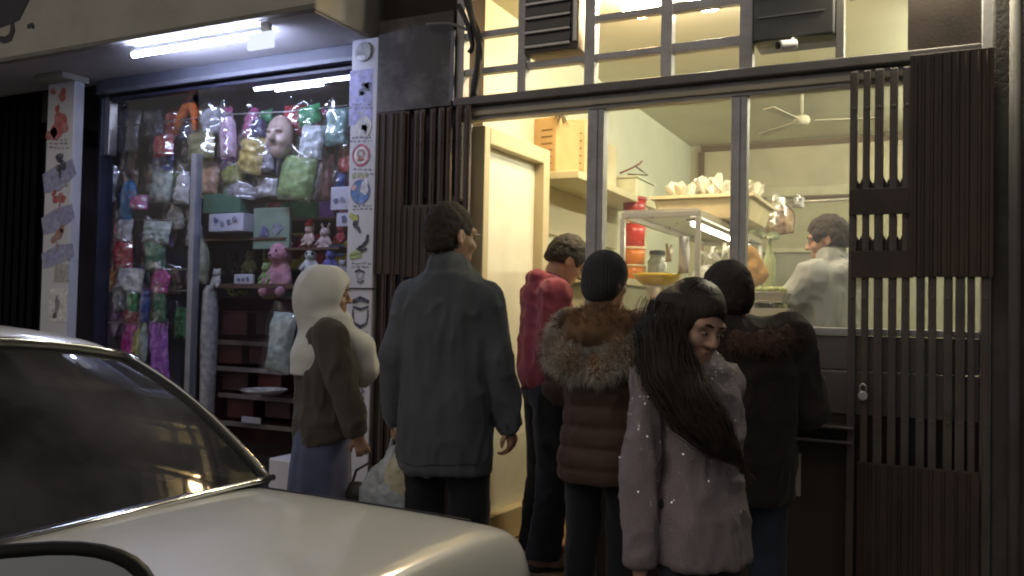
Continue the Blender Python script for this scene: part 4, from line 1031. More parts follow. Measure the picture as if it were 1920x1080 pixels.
# his bag
hp = A.M @ (A.J['wrL'] + (A.J['wrL']-A.J['elL']).normalized()*.11)
bag_m = M('bag_plastic', (.42,.46,.50), .35, var=.25, scale=7, bump=.6, bscale=18, spec=.5, dirt=(.20,.24,.30), dscale=6, damt=.6)
bg_ = thing('plastic_bag', 'crumpled pale plastic carrier bag hanging from the grey jacket man\'s hand', 'bag', (hp.x, hp.y, hp.z-.34))
hp = hp + Vector((-.01, -.0, 0))
g = SDF((-.2,-.18,-.01), (.2,.18,.36), .009, k=.05)
g.ell((-.02,0,.115), (.115,.085,.115)); g.cone((-.02,0,.20), (.0,0,.30), .055, .022); g.ell((.05,-.03,.10), (.06,.07,.10)); g.ell((-.08,.0,.09), (.06,.07,.08))
def bagd(V, N): return .016*(1-np.abs(2*vn(V*np.array((26,26,12)), 3)-1)-.5) + .008*(vn(V*60, 4)-.5)
me = g.mesh('bag_body', 1, bagd); o = link('bag_body', me, bg_, bag_m)
hd = MB()
for sx in (-1, 1):
    hd.tube([(.0+sx*.012,0,.27),(.0+sx*.02,.0,.31),(.0+sx*.012,.0,.345),(0,0,.36)], [.012,.009,.008,.008], 7)
link('bag_handle', hd.mesh('bag_handle', smooth=True), bg_, bag_m)
g2 = SDF((-.12,-.12,-.01),(.12,.12,.22), .009, k=.04); g2.ell((0,0,.08),(.055,.045,.085)); g2.cone((0,0,.14),(.0,.0,.19),.03,.012)
b2 = thing('plastic_bag', 'small cream plastic bag knotted beside the carrier bag', 'bag', tuple(hp + Vector((.065,-.05,-.245))))
link('bag_body', g2.mesh('bag_body', 1, bagd), b2, M('cream_plastic', (.62,.58,.42), .4, var=.15, scale=9, bump=.5, bscale=25))

# ---- young man in the red hoodie in the doorway
B = Person('young man in a red hooded sweatshirt bowing his head in the doorway', 1028, 4.42, -52, 1.71, z0=.02, head=(4, 34, 0),
           pose=dict(head=(0,.095,1.595)), hs=1.02)
B.J['elR'] = Vector((.20,-.02,1.12)); B.J['wrR'] = Vector((.19,.20,.99)); B.J['elL'] = Vector((-.20,-.02,1.12)); B.J['wrL'] = Vector((-.14,.22,1.0))
B.body(hands=dict(R=dict(curl=.5), L=dict(curl=.5)))
B.short_hair(dark_hair, grow=.012, nape=-.04)
red_h = cloth('red_sweatshirt', (.27,.055,.08), .85)
def hoodB(g):
    g.cone((-.06,-.075,1.385), (.06,-.075,1.385), .052, .052, .04); g.cone((-.065,-.04,1.44), (.065,-.04,1.44), .038, .038, .02); g.cone((-.07,-.01,1.45), (-.03,.07,1.42), .035, .03, .03); g.cone((.07,-.01,1.45), (.03,.07,1.42), .035, .03, .03); g.cone((-.06,-.075,1.47),(.06,-.075,1.47),.03,.03,.03)
B.top(red_h, [(.93,0,.0,.165,.125),(.98,0,0,.185,.145),(1.08,0,0,.19,.14),(1.2,0,0,.185,.14),(1.33,0,-.01,.175,.13),(1.42,0,-.015,.12,.10),(1.47,0,-.005,.08,.08)], (.082,.078,.056), name='hooded_sweatshirt',
      disp=foldfn(.018, (10,10,6), 11, fine=.4), extra=hoodB)
B.legs(black_tr, (.10,.082,.085), disp=foldfn(.012, (10,10,8), 14))
B.shoes(M('worn_shoe', (.25,.14,.11), .6, var=.5, scale=18), sole_d)

# ---- woman in the white headscarf
C_ = Person('woman in a white headscarf, dark cardigan and blue skirt beside the sticker pillar', 612, 3.9, -38, 1.47, head=(-24, 4, 0), hs=.93)
C_.J['elR'] = Vector((.20,.03,.98)); C_.J['wrR'] = Vector((.215,.10,.76)); C_.J['elL'] = Vector((-.19,.0,.97)); C_.J['wrL'] = Vector((-.16,.14,.80))
C_.body(hands=dict(R=dict(curl=.6)))
scarf = cloth('white_scarf', (.62,.62,.60), .75, bump=.2, var=.06)
S, q, hc = C_.s, C_.q, C_.hc
lo, hi = C_.box([hc + Vector((0,0,.02)), Vector((0,0,.92)), Vector((.2,.18,1.0)), Vector((-.2,-.16,1.0))], .12)
g = SDF(lo, hi, .0085, k=.05); g.T = C_.H
g.ell((0,-.028,.022), (.105,.128,.120), .03); g.ell((0,-.05,-.05), (.100,.11,.115), .05); g.ell((0,.03,-.105), (.085,.085,.05), .04)
g.ell((0,.135,-.022), (.075,.105,.090), .014, True)
g.T = None
g.loft([(1.01*1,0,-.055,.12,.10),(1.10,0,-.04,.15,.115),(1.18,0,-.02,.125,.105),(1.26,0,-.01,.09,.09)], k=.06)
# loose end lying over the chest and reaching forward
g.chain([(.06,.06,1.20),(.09,.135,1.13),(.085,.165,1.04),(.075,.16,.985)], [.055,.062,.058,.035], .04); g.chain([(-.03,.08,1.19),(-.02,.14,1.10),(-.01,.145,1.02)], [.06,.06,.04], .05)
def scd(V, N): return .006*((1-np.abs(2*vn(V*np.array((10,10,5))+vn(V*4,2)[:,None]*1.5, 6)-1))**2-.35)
C_.put('headscarf', g.mesh('headscarf', 2, scd), scarf)
card = cloth('dark_cardigan', (.085,.075,.062), .9)
C_.top(card, [(.80,0,.01,.20,.15),(.92,0,.01,.20,.15),(1.05,0,.005,.19,.145),(1.2,0,0,.19,.15),(1.33,0,-.01,.18,.135),(1.43,0,-.02,.12,.10)], (.085,.074,.062), name='cardigan', hem=.86, cutn=(0,.35,-1), disp=foldfn(.016,(10,10,5),21,fine=.4))
skirt = cloth('blue_skirt', (.10,.115,.21), .8, var=.15)
lo, hi = C_.box([Vector((0,0,.02)), Vector((0,0,.86))], .32); lo[2] = .0; g = SDF(lo, hi, .011, k=.03)
g.loft(C_.rows([(.04,0,-.02,.235,.20),(.4,0,-.015,.205,.175),(.7,0,-.01,.19,.16),(.9,0,0,.185,.145),(1.0,0,0,.15,.12)])); g.cut((0,0,-1),(0,0,.05))
def skd(V, N):
    a = np.arctan2(V[:,1]+.02, V[:,0]); return .014*np.sin(a*9+3*vn(V*np.array((2,2,2)),1))*np.clip((.85-V[:,2])/.8,0,1)
C_.put('skirt', g.mesh('skirt', 2, skd), skirt)
C_.shoes(shoe_b, sole_d)
wp = C_.J['wrR']; wd_ = (wp - C_.J['elR']).normalized()
link('wristband', MB().tube([wp-wd_*.018, wp+wd_*.006], .036, 16).mesh('wristband', smooth=True), C_.root, M('black_band', (.015,.013,.012), .5))
pp = C_.M @ (wp + wd_*.15)
pu = thing('handbag', 'small dark handbag hanging from the headscarf woman\'s hand', 'bag', (pp.x, pp.y, pp.z-.17))
gb = SDF((-.14,-.08,-.02),(.14,.08,.12), .009, k=.02); gb.loft([(0,0,0,.105,.035),(.05,0,0,.11,.04),(.10,0,0,.09,.025)], p=3)
link('bag_body', gb.mesh('bag_body', 2), pu, M('dark_leather', (.025,.02,.018), .4, bump=.2))
link('bag_strap', MB().tube([(-.08,0,.09),(-.06,0,.15),(0,0,.185),(.06,0,.15),(.08,0,.09)], .006, 7).mesh('bag_strap', smooth=True), pu, M('dark_leather'))

# ---- woman in the brown quilted coat with the fur hood
Dp = Person('woman from behind in a brown quilted coat with a furry hood and dark knit cap', 1136, 3.58, 4, 1.55, head=(-24, 6, 0), hs=.94)
Dp.J['elR'] = Vector((.20,.02,.99)); Dp.J['wrR'] = Vector((.15,.20,.93)); Dp.J['elL'] = Vector((-.20,.02,.99)); Dp.J['wrL'] = Vector((-.17,.20,.93))
Dp.body()
coat = cloth('brown_coat', (.075,.042,.032), .55, bump=.15, sheen=.1)
Dp.top(coat, [(.70,0,-.01,.20,.155),(.78,0,-.01,.215,.165),(.95,0,-.01,.19,.15),(1.1,0,-.01,.185,.145),(1.25,0,-.015,.195,.15),(1.36,0,-.02,.185,.135),(1.44,0,-.02,.13,.105)], (.088,.082,.066), name='quilted_coat',
       disp=foldfn(.007,(12,12,7),31, quilt=(.085,.012)))
# knit cap
lo, hi = Dp.box([Dp.hc], .17); g = SDF(lo, hi, .006, k=.02); g.T = Dp.H; q = Dp.q
g.ell((0,-.018*q,.034*q), (.092*q,.112*q,.104*q)); g.ell((0,-.045*q,-.03*q), (.085*q,.082*q,.085*q), .03); g.ell((0,.125*q,-.045*q), (.085*q,.095*q,.115*q), .01, True); g.cut((0,.2,-1),(0,0,-.085*q)); g.T = None
Dp.put('knit_cap', g.mesh('knit_cap', 2, lambda V, N: .0025*np.sin(np.arctan2(V[:,1]-Dp.hc.y, V[:,0]-Dp.hc.x)*46)), cloth('cap_grey', (.045,.047,.05), .95, bump=.6, bscale=200))
# hood lying on the shoulders and its fur rim
S = Dp.s
g = SDF((-.34,-.33,.95),(.34,.22,1.45), .009, k=.05)
RIM = [(-.145,.07,1.27),(-.185,-.03,1.235),(-.165,-.135,1.15),(-.08,-.19,1.10),(.03,-.195,1.10),(.12,-.155,1.15),(.165,-.05,1.225),(.145,.06,1.27)]
g.chain(RIM, [.030,.040,.046,.048,.046,.042,.036,.03], .03)
g.ell((0,-.07,1.25), (.155,.12,.085), .05)
me = g.mesh('hood', 2, foldfn(.012,(14,14,10),33)); Dp.put('hood', me, cloth('hood_lining', (.20,.115,.06), .9))
V, N = surf(g); seg_ = np.array(RIM); dmin = np.min(np.stack([np.linalg.norm(V - (seg_[i]*(1-u)+seg_[i+1]*u), axis=1) for i in range(len(seg_)-1) for u in (0,.25,.5,.75)]), 0); rim = dmin < .06
Pr, Nr = V[rim], N[rim]
fur_m = M('grey_fur', (.46,.42,.37), .8, var=.5, scale=9, spec=.2)
fo = fur('fur_trim', Dp.root, Pr, Nr, fur_m, 9000, .042, .001, 3); fo['kind'] = 'stuff'
fo = fur('fur_trim', Dp.root, V[(N[:,2] > .2) & ~rim], N[(N[:,2] > .2) & ~rim], M('tan_fur', (.22,.12,.06), .8, var=.5, scale=12, spec=.2), 2600, .03, .001, 4, .2); fo['kind'] = 'stuff'
Dp.legs(black_tr, (.10,.078,.07)); Dp.shoes(shoe_b, sole_d)

# ---- boy in the black jacket at the counter
E = Person('dark haired boy from behind in a black jacket and jeans at the counter', 1402, 3.2, 24, 1.53, head=(10, 8, 0), hs=.95)
E.J['head'] = None
E.J.pop('head')
E.J['elR'] = Vector((.235,.03,.97)); E.J['wrR'] = Vector((.17,.22,.98)); E.J['elL'] = Vector((-.22,.05,.98)); E.J['wrL'] = Vector((-.12,.24,1.0))
hcE = E.l(1362, 556); E.H = Matrix.Translation(hcE - E.hc) @ E.H; E.hc = hcE
E.body(); E.short_hair(dark_hair, grow=.020, nape=-.08, top=.006, rough=.006, sc=60)
blk = cloth('black_jacket', (.022,.018,.017), .7)
def hoodE(g):
    n = E.hc + Vector((0,-.02,-.115)); g.cone(Vector((0,-.02,1.2)), n, .085, .07, .04); g.cone((-.09,-.06,1.22),(.09,-.06,1.22),.055,.055,.04)
E.top(blk, [(.70,0,0,.20,.14),(.85,0,0,.20,.145),(1.0,0,0,.195,.145),(1.15,0,-.005,.20,.145),(1.28,0,-.012,.205,.145),(1.37,0,-.02,.19,.13),(1.44,0,-.02,.13,.10)], (.092,.085,.065), disp=foldfn(.016,(9,9,6),41,fine=.4), extra=hoodE, hem=.72)
g = SDF((-.2,-.2,1.1),(.2,.16,1.38), .009, k=.04)
g.chain([(-.10,.05,1.27),(-.13,-.04,1.24),(-.06,-.115,1.215),(.05,-.12,1.215),(.135,-.05,1.245),(.14,.05,1.275)], [.03,.036,.04,.04,.038,.03], .03)
Dm = cloth('russet_lining', (.09,.05,.04), .95)
E.put('hood', g.mesh('hood', 2, foldfn(.012,(18,18,14),43)), Dm)
V, N = surf(g); fo = fur('fur_trim', E.root, V, N, M('russet_fur', (.115,.07,.055), .85, var=.4, scale=14, spec=.15), 4500, .028, .001, 8); fo['kind'] = 'stuff'
E.legs(cloth('blue_jeans', (.035,.045,.07), .85, var=.25), (.10,.08,.075)); E.shoes(shoe_b, sole_d)

# ---- girl with long dark hair walking past in the foreground
Fp = Person('girl with long dark hair in a sparkly lilac sweater walking past in front', 1316, 2.6, -128, 1.43, head=(4, 22, -6), hs=.96)
Fp.J['head'] = None; Fp.J.pop('head')
hcF = Fp.l(1302, 608, -.02); Fp.H = Matrix.Translation(hcF - Fp.hc) @ Fp.H; Fp.hc = hcF
Fp.J['shR'] = Fp.l(1222, 722, -.02); Fp.J['elR'] = Fp.l(1198, 900, -.05); Fp.J['wrR'] = Fp.l(1200, 1066, -.09)
Fp.J['shL'] = Fp.l(1356, 722, .06); Fp.J['elL'] = Fp.l(1352, 880, .14); Fp.J['wrL'] = Fp.l(1345, 1010, .16)
Fp.body(M('skin_fair', (.52,.33,.24), .55, var=.1, scale=25, sss=.15, bump=.05, bscale=300))
lil = cloth('lilac_sweater', (.27,.225,.25), .8, bump=.6, bscale=260, var=.1)
S = Fp.s
def neckF(g): g.cone((0,-.005,1.13), Fp.hc + Vector((0,0,-.10)), .07, .055, .04)
Fp.top(lil, [(.66,0,0,.188,.168),(.75,0,0,.186,.162),(.9,0,0,.172,.148),(1.05,0,0,.142,.12),(1.2,0,.005,.15,.13),(1.31,0,-.005,.15,.11),(1.37,0,-.01,.12,.09),(1.405,0,-.01,.08,.07)], (.074,.066,.058), name='sweater', disp=foldfn(.015,(10,10,5),51,fine=.4), hem=.70, stop=-.01)
V, N = surf(Fp.g); r_ = np.random.RandomState(5); cand = np.where((V[:,2] > .5) & (N[:,2] > -.35))[0]; wgt = np.clip((V[cand,2]-.55)/.6, .08, 1)**2; k = r_.choice(cand, 620, False, wgt/wgt.sum())
sq = MB()
for i in k:
    p, n = Vector(V[i]), (Vector(N[i]) + Vector(r_.randn(3)*.25)).normalized(); u = n.orthogonal().normalized(); v = n.cross(u); r0 = .0022 + .0022*r_.rand()
    p = p + n*.002; sq.add([p + u*r0*math.cos(a)+v*r0*math.sin(a) for a in [j*math.pi/3 for j in range(6)]], [tuple(range(6))])
o = link('sequins', sq.mesh('sequins'), Fp.root, M('sequin', (.85,.82,.85), .18, .6, var=.1)); o['kind'] = 'stuff'
Fp.legs(cloth('dark_jeans', (.03,.035,.055), .85), (.082,.068,.064), waist=.9); Fp.shoes(shoe_b, sole_d)
# her long hair: cap, mass down the back, long locks over the far shoulder
q = Fp.q; g = SDF(*Fp.box([Fp.hc + Vector((0,0,.1)), Fp.l(1180,700), Fp.l(1395,860), Fp.l(1260,880,.1)], .14), .0075, k=.03); g.T = Fp.H
g.ell((0,-.022*q,.040*q), (.089*q,.111*q,.102*q), .02); g.ell((0,-.055*q,-.06*q), (.088*q,.075*q,.13*q), .04)
for sg in (-1, 1): g.ell((sg*.078*q,.0*q,-.03*q), (.022*q,.05*q,.10*q), .03)
g.ell((.0,.128*q,-.045*q), (.080*q,.112*q,.118*q), .012, True)
g.T = None
L = Fp.l
GU = [([L(1256,575,-.02), L(1234,640,-.04), L(1216,695,-.05)], [.05,.055,.028]),
      ([L(1238,610,-.04), L(1252,700,-.12), L(1296,775,-.16), L(1350,832,-.18), L(1390,868,-.19)], [.045,.052,.042,.030,.006]),
      ([L(1262,660,-.07), L(1296,735,-.15), L(1340,795,-.18), L(1380,850,-.19)], [.030,.038,.030,.010])]
for a_, r2 in GU: g.chain(a_, r2, .04)
def hair_d(V, N): return .007*(vn(V*np.array((38,38,6)),4)-.5)
hm = Fp.put('hair', g.mesh('hair', 1, hair_d), M('long_hair', (.020,.014,.011), .6, var=.45, scale=60, bump=.5, bscale=220, stretch=(1,1,.08)))
st_ = MB(); r0 = random.Random(9)
def strand(pts, r, m): st_.tube(pts, [r]*(len(pts)-1) + [r*.3], 3, False)
for gi, (a_, r2) in enumerate(GU):
    for i in range((420, 900, 600)[gi]):
        th = r0.uniform(0, 6.283); tw = r0.uniform(-.5, .5); rr = r0.uniform(.8, 1.2) + (r0.random()**4)*.7; P_ = []; n_ = 9; ext = r0.uniform(-.02, .05)
        for k in range(n_):
            f = k/(n_-1)*(len(a_)-1); i0 = min(int(f), len(a_)-2); u = f-i0; c_ = a_[i0].lerp(a_[i0+1], u); rad = r2[i0]*(1-u)+r2[i0+1]*u
            t_ = (a_[i0+1]-a_[i0]).normalized(); x_ = t_.orthogonal().normalized(); y_ = t_.cross(x_); w_ = .003*math.sin(k*1.7+th*3)
            P_.append(c_ + (x_*math.cos(th+tw*u)+y_*math.sin(th+tw*u))*(rad*rr+w_))
        P_.append(P_[-1] + (P_[-1]-P_[-2]).normalized()*max(.005, ext) + Vector((0,0,-.02)))
        strand(P_, r0.uniform(.0007, .0014), 0)
for i in range(520):                      # over the crown
    az = r0.uniform(0, 6.283); P_ = []
    for k in range(7):
        el = 1.45 - k*.27; v = Vector((.0905*q*math.cos(el)*math.sin(az), -.022*q + .1125*q*math.cos(el)*math.cos(az), .040*q + .1035*q*math.sin(el)))
        if math.cos(az) > .35 and k > 2: break
        P_.append(Fp.H @ v)
    if len(P_) > 2: strand(P_, r0.uniform(.0008, .0014), 0)
link('hair_strands', st_.mesh('hair_strands', smooth=True), hm, M('hair_strand', (.032,.024,.020), .5, var=.4, scale=30))
hm.children[0]['kind'] = 'stuff'
hr = MB().tube([L(1322,530,-.02), L(1332,541,-.06), L(1340,556,-.085)], .006, 8)
link('hair_clip', hr.mesh('hair_clip', smooth=True), hm, M('clip_silver', (.6,.55,.55), .25, .8))
bp = atT(1160, 1086, 2.62)
gb = SDF((-.13,-.13,-.01),(.13,.13,.36), .011, k=.05); gb.ell((0,0,.12),(.085,.075,.12)); gb.cone((0,0,.2),(.02,0,.32),.05,.02)
bb = tag(link('carrier_bag', gb.mesh('carrier_bag', 1, bagd), None, M('blue_plastic', (.10,.18,.42), .35, var=.2, bump=.5, bscale=30)), 'blue plastic carrier bag beside the lilac sweater girl at the bottom edge', 'bag'); bb.location = (bp.x, bp.y, bp.z-.34)

# ---- the cook behind the window
Gp = Person('cook in a pale grey hooded jacket working behind the glass, face turned left', 1552, 4.62, 66, 1.72, z0=.13, head=(24, 10, 0))
Gp.J['shL'] = Gp.J['shL']; Gp.J['elL'] = Vector((-.22,.22,1.16)); Gp.J['wrL'] = Vector((-.18,.46,1.19)); Gp.J['elR'] = Vector((.25,.10,1.12)); Gp.J['wrR'] = Vector((.12,.34,1.08))
Gp.body(hands=dict(L=dict(n=(0,0,-1), curl=.5), R=dict(n=(0,0,-1), curl=.5)))
Gp.short_hair(brown_hair, grow=.016, nape=-.05, top=.008, rough=.012, sc=40)
pale = cloth('pale_grey_jacket', (.38,.40,.40), .7, var=.12, scale=4)
def hoodG(g): g.cone((-.06,-.10,1.42),(.06,-.10,1.42),.06,.06,.04)
Gp.top(pale, [(.80,0,0,.21,.15),(1.0,0,0,.205,.15),(1.2,0,-.01,.21,.15),(1.34,0,-.02,.205,.14),(1.42,0,-.02,.14,.11),(1.48,0,-.01,.085,.085)], (.092,.078,.06), collar=(1.42,.088,.11), disp=foldfn(.017,(9,9,6),61,fine=.4), extra=hoodG, name='hooded_jacket')
Gp.legs(black_tr, waist=.98); Gp.shoes(shoe_b, sole_d)

# ================================================================== THINGS IN THE SHOPS
def pxm(px, py, Y): return (at(px, py, Y) - CAM).dot(_F) / FOC      # metres per photo pixel there
def film(name, col, rough=.22, var=.35, scale=22, dirt=None):
    return M('film_'+name, col, rough, var=var, scale=scale, bump=1.0, bscale=26, coat=.5, spec=.6, dirt=dirt, dscale=9, damt=.4)
def place(o, px, py, Y, hh):      # centre of the thing at a pixel; origin at its base
    p = at(px, py, Y); o.location = (p.x, Y, p.z - hh/2); return o
def packet(px, py, wpx, hpx, Y, mat, label, cat='packet', group=None, head=None, th=.05, seed=0, crk=.012, tilt=0, shape=None):
    k = pxm(px, py, Y); w_, h_ = wpx*k/.90, hpx*k*1.04; n, m = 15, 17; mb = MB(); r1 = random.Random(seed*7+1)
    shape = shape or ('rect' if head else r1.choice(('pouch','rect','rect','rect','pouch','lump')))
    U, V_ = np.meshgrid(np.linspace(0,1,n), np.linspace(0,1,m)); U = U.ravel(); V_ = V_.ravel()
    for sd in (-1, 1):
        e = np.clip((1-(2*U-1)**4)*(1-(2*V_-1)**4), 0, 1)
        wv = np.ones_like(V_)
        if shape == 'pouch': wv = 1 - .55*np.clip((V_-.62)/.38,0,1)**1.5 + .10*np.sin(V_*5+seed)
        if shape == 'lump': wv = np.sqrt(np.clip(1-(2*V_-1)**2*.82, .08, 1)) + .12*np.sin(V_*7+seed)
        x = (U-.5)*w_*wv; z = V_*h_
        Q = np.stack([x*24+seed*3.1, np.full_like(x, sd*2.0+seed), z*24], 1)
        rdg = 1-np.abs(2*vn(Q, seed)-1); rd2 = 1-np.abs(2*vn(Q*2.4+5, seed)-1)
        d = sd*th/2*e**.55 + sd*.001 + sd*crk*1.6*(rdg**2-.3)*e**.3 + sd*crk*.7*(rd2-.5)*e**.3
        x = x + .10*w_*(vn(Q*.3+9, seed)-.5) + .05*w_*(vn(Q*.9+3, seed)-.5); z = z + .10*h_*(vn(Q*.3+19, seed)-.5)
        P_ = np.stack([x, d, z], 1).reshape(m, n, 3); mb.grid([[tuple(q) for q in r_] for r_ in P_.tolist()])
    t = thing('packet', label, cat, (0,0,0), 0, group); place(t, px, py, Y, h_); ORG[t.name] = Vector((0,0,0)); t.rotation_euler = (R(-4), R(tilt + r1.uniform(-9, 9)), R((seed*37)%25-12))
    link('bag', mb.mesh('bag', smooth=True), t, mat)
    if not head:          # clear crinkled wrapper around the goods, pinched to a hook on top
        A_, B_ = np.meshgrid(np.linspace(-1,1,11), np.linspace(0,1,13)); A_ = A_.ravel(); B_ = B_.ravel(); ws = 1.16 - .75*np.clip((B_-.8)/.2,0,1)**1.4
        x = A_*w_*.5*ws; z = -.05*h_ + B_*h_*1.24; Q = np.stack([x*20+seed, np.full_like(x, 4.4), z*20], 1)
        y = -th*.5 - .022 - .05*w_*(1-A_**2) - .03*(1-np.abs(2*vn(Q, seed)-1)) ; y = y + .05*np.abs(A_)**3
        P_ = np.stack([x, y, z], 1).reshape(13, 11, 3); link('wrapper', MB().grid([[tuple(q) for q in r_] for r_ in P_.tolist()]).mesh('wrapper', smooth=True), t, glass('cellophane', haze=.012, hazecol=(.7,.7,.8), rough=.12, ior=1.9))
    if head:
        hb = MB().box(-w_*.5, w_*.5, -.006, .006, h_*.86, h_*1.03); link('header_card', hb.mesh('header_card'), t, print_mat(head))
    return t
def carton(px, py, wpx, hpx, Y, dep, mat, label, cat='box', group=None, rz=0, face=None, facecol=(.6,.6,.6), name='box', prints=0, seed=0):
    k = pxm(px, py, Y); w_, h_ = wpx*k/.93, hpx*k
    t = thing(name, label, cat, (0,0,0), R(rz), group); place(t, px, py, Y, h_); ORG[t.name] = Vector((0,0,0))
    o = link('carton', MB().box(-w_/2, w_/2, 0, dep, 0, h_).mesh('carton'), t, mat); b = o.modifiers.new('b','BEVEL'); b.width = .004
    if face:
        link('label_panel', MB().box(-w_*.42, w_*.42, -.003, -.0005, h_*.12, h_*.88).mesh('label_panel'), t, print_mat(facecol))
    r_ = random.Random(seed)
    for i in range(prints):
        x = (-.36 + .72*(i+.5)/prints)*w_; zz = h_*r_.uniform(.35,.65); rr = min(w_/prints*.3, h_*.26); pts = []
        for j in range(10):
            a = 2*math.pi*j/10; q_ = rr*r_.uniform(.6,1.1); pts.append((x+q_*math.cos(a), zz+q_*math.sin(a)))
        link('printed_picture', MB().plate(pts, -.005, -.0032).mesh('printed_picture'), t, print_mat((.08,.09,.22) if i % 2 == 0 else (.2,.2,.3)))
    return t
def plush(px, py, hpx, Y, col, label, name='plush_toy', belly=None, ears='round', muzzle=None, arms=1.0, spots=None, seed=0, hat=None, slim=1.0, group='plush toys on the display'):
    k = pxm(px, py, Y); h_ = hpx*k; s = h_/.30
    g = SDF((-.16*s,-.13*s,-.01), (.16*s,.13*s,.36*s), .0075*max(.7,s), k=.02*s)
    S3 = lambda v: [x*s for x in v]
    g.ell(S3((0,0,.09)), S3((.062*slim,.055,.085))); g.ell(S3((0,-.005,.215)), S3((.066,.06,.06)))
    for sg in (-1, 1):
        g.cone(S3((sg*.05*slim,-.01,.14)), S3((sg*.10*arms,-.03,.07)), .024*s, .022*s); g.cone(S3((sg*.04,-.01,.04)), S3((sg*.062,-.06,.018)), .028*s, .026*s)
        if ears == 'round': g.ell(S3((sg*.052,0,.265)), S3((.024,.014,.024)), .01*s)
        elif ears == 'long': g.cone(S3((sg*.03,0,.25)), S3((sg*.055,0,.325)), .017*s, .012*s, .01*s)
        elif ears == 'point': g.cone(S3((sg*.04,0,.25)), S3((sg*.06,0,.295)), .02*s, .004*s, .01*s)
    g.ell(S3((0,-.055,.20)), S3((.028,.022,.02)), .015*s)
    t = thing(name, label, 'plush toy', (0,0,0), R((seed*53)%40-20), group); place(t, px, py, Y, h_); ORG[t.name] = Vector((0,0,0))
    m_ = M('plush_%02d%02d%02d' % tuple(int(c*99) for c in col), col, .95, var=.2, scale=30, bump=.8, bscale=130, sheen=.4)
    link('plush_body', g.mesh('plush_body', 1, lambda V, N: .006*s*(vn(V*90, seed)-.5)), t, m_)
    dk_ = M('bead_black', (.01,.01,.01), .15)
    for sg in (-1, 1):
        link('eye', MB().lathe([(.001,-.007*s),(.007*s,0),(.001,.007*s)], 8, (sg*.024*s,-.060*s,.228*s)).mesh('eye'), t, dk_)
        if spots:
            g2 = SDF((sg*.026*s-.04*s,-.09*s,.19*s),(sg*.026*s+.04*s,-.02*s,.27*s), .005*max(.7,s)); g2.ell(S3((sg*.028,-.05,.226)), S3((.019,.014,.022)), 0); link('eye_patch', g2.mesh('eye_patch', 1), t, M('plush_black', (.02,.02,.022), .95))
            g3 = SDF((sg*.052*s-.04*s,-.04*s,.22*s),(sg*.052*s+.04*s,.04*s,.31*s), .005*max(.7,s)); g3.ell(S3((sg*.052,0,.266)), S3((.027,.018,.027)), 0); link('ear', g3.mesh('ear', 1), t, M('plush_black'))
    link('nose', MB().lathe([(.001,-.006*s),(.009*s,0),(.001,.006*s)], 8, (0,-.079*s,.204*s)).mesh('nose'), t, dk_)
    if hat:
        link('hat', MB().lathe([(.07*s,.262*s),(.066*s,.275*s),(.045*s,.32*s),(.012*s,.35*s)], 14).mesh('hat', smooth=True), t, M('hat_%02d' % int(hat[0]*99), hat, .9))
    return t

HY = D+.24            # just behind the toy shop glass
G1 = 'packets hanging in the toy shop window'
clear = film('clear', (.30,.29,.34), .15, dirt=(.75,.75,.8)); silver_f = film('silver', (.42,.42,.45), .12, dirt=(.05,.05,.06))
redf = film('red', (.50,.02,.04), .15, dirt=(.85,.7,.7)); gold = film('gold', (.48,.36,.08), .15, dirt=(.8,.72,.45)); olive = film('olive', (.26,.25,.12), .2, dirt=(.55,.5,.25))
pinkf = film('pink', (.48,.30,.42), .18, dirt=(.8,.72,.8)); greenf = film('green', (.12,.34,.14), .25, dirt=(.4,.6,.25)); teal = film('teal', (.16,.34,.32), .18, dirt=(.7,.85,.8))
peach = film('peach', (.45,.24,.15), .25); paleteal = film('paleteal', (.40,.50,.50), .15, dirt=(.8,.85,.85)); white_f = film('white', (.65,.65,.70), .2)
dimf = film('dim', (.07,.065,.09), .2, dirt=(.22,.2,.25)); bluef = film('blue', (.02,.22,.55), .25); magf = film('magenta', (.50,.03,.30), .25, dirt=(.6,.3,.5)); purp = film('purple', (.28,.06,.46), .25, dirt=(.55,.35,.6))
packet(240,236,52,92,HY,dimf,'dim see-through packet hanging highest at the left of the toy window',group=G1,seed=1)
packet(292,226,34,60,HY+.05,dimf,'small dim packet left of the orange arch in the toy window',group=G1,seed=2)
packet(308,272,46,40,HY,redf,'shiny red packet hanging below the orange arch',group=G1,seed=3)
packet(402,226,46,52,HY,silver_f,'silver and black crinkled packet right of the orange arch',group=G1,seed=4)
packet(378,272,60,54,HY-.02,olive,'olive gold crinkled packet below the silver packet',group=G1,seed=5)
packet(430,252,28,84,HY,pinkf,'slim pale pink packet in the middle of the toy window',group=G1,seed=6)
packet(468,292,54,66,HY-.03,gold,'bright gold foil packet in the middle of the toy window',group=G1,seed=7,crk=.03)
packet(485,240,30,38,HY+.04,film('navy',(.05,.05,.12),.3),'small navy packet above the gold foil packet',group=G1,seed=8)
packet(500,296,34,50,HY-.0,clear,'clear packet right of the gold foil packet',group=G1,seed=9)
packet(632,236,44,68,HY,teal,'teal clear bag hanging at the right end of the line',group=G1,seed=10)
packet(582,216,46,36,HY-.02,film('grass',(.03,.30,.10),.4),'bright green packet hanging beside the teal bag',group=G1,seed=11)
packet(582,266,44,64,HY-.03,film('milk',(.62,.68,.70),.3),'plain milky white packet hanging below the bright green packet',group=G1,seed=12)
packet(552,334,76,80,HY-.02,film('lime',(.22,.36,.12),.4,dirt=(.10,.2,.06)),'big lime green rubber packet above the dark shelf',group=G1,seed=13,th=.09,tilt=8)
packet(612,330,30,84,HY+.05,film('maroon',(.20,.06,.06),.5),'maroon costume packet right of the lime packet',group=G1,seed=14)
packet(588,338,14,70,HY+.0,white_f,'narrow white strip packet beside the lime packet',group=G1,seed=15,th=.02)
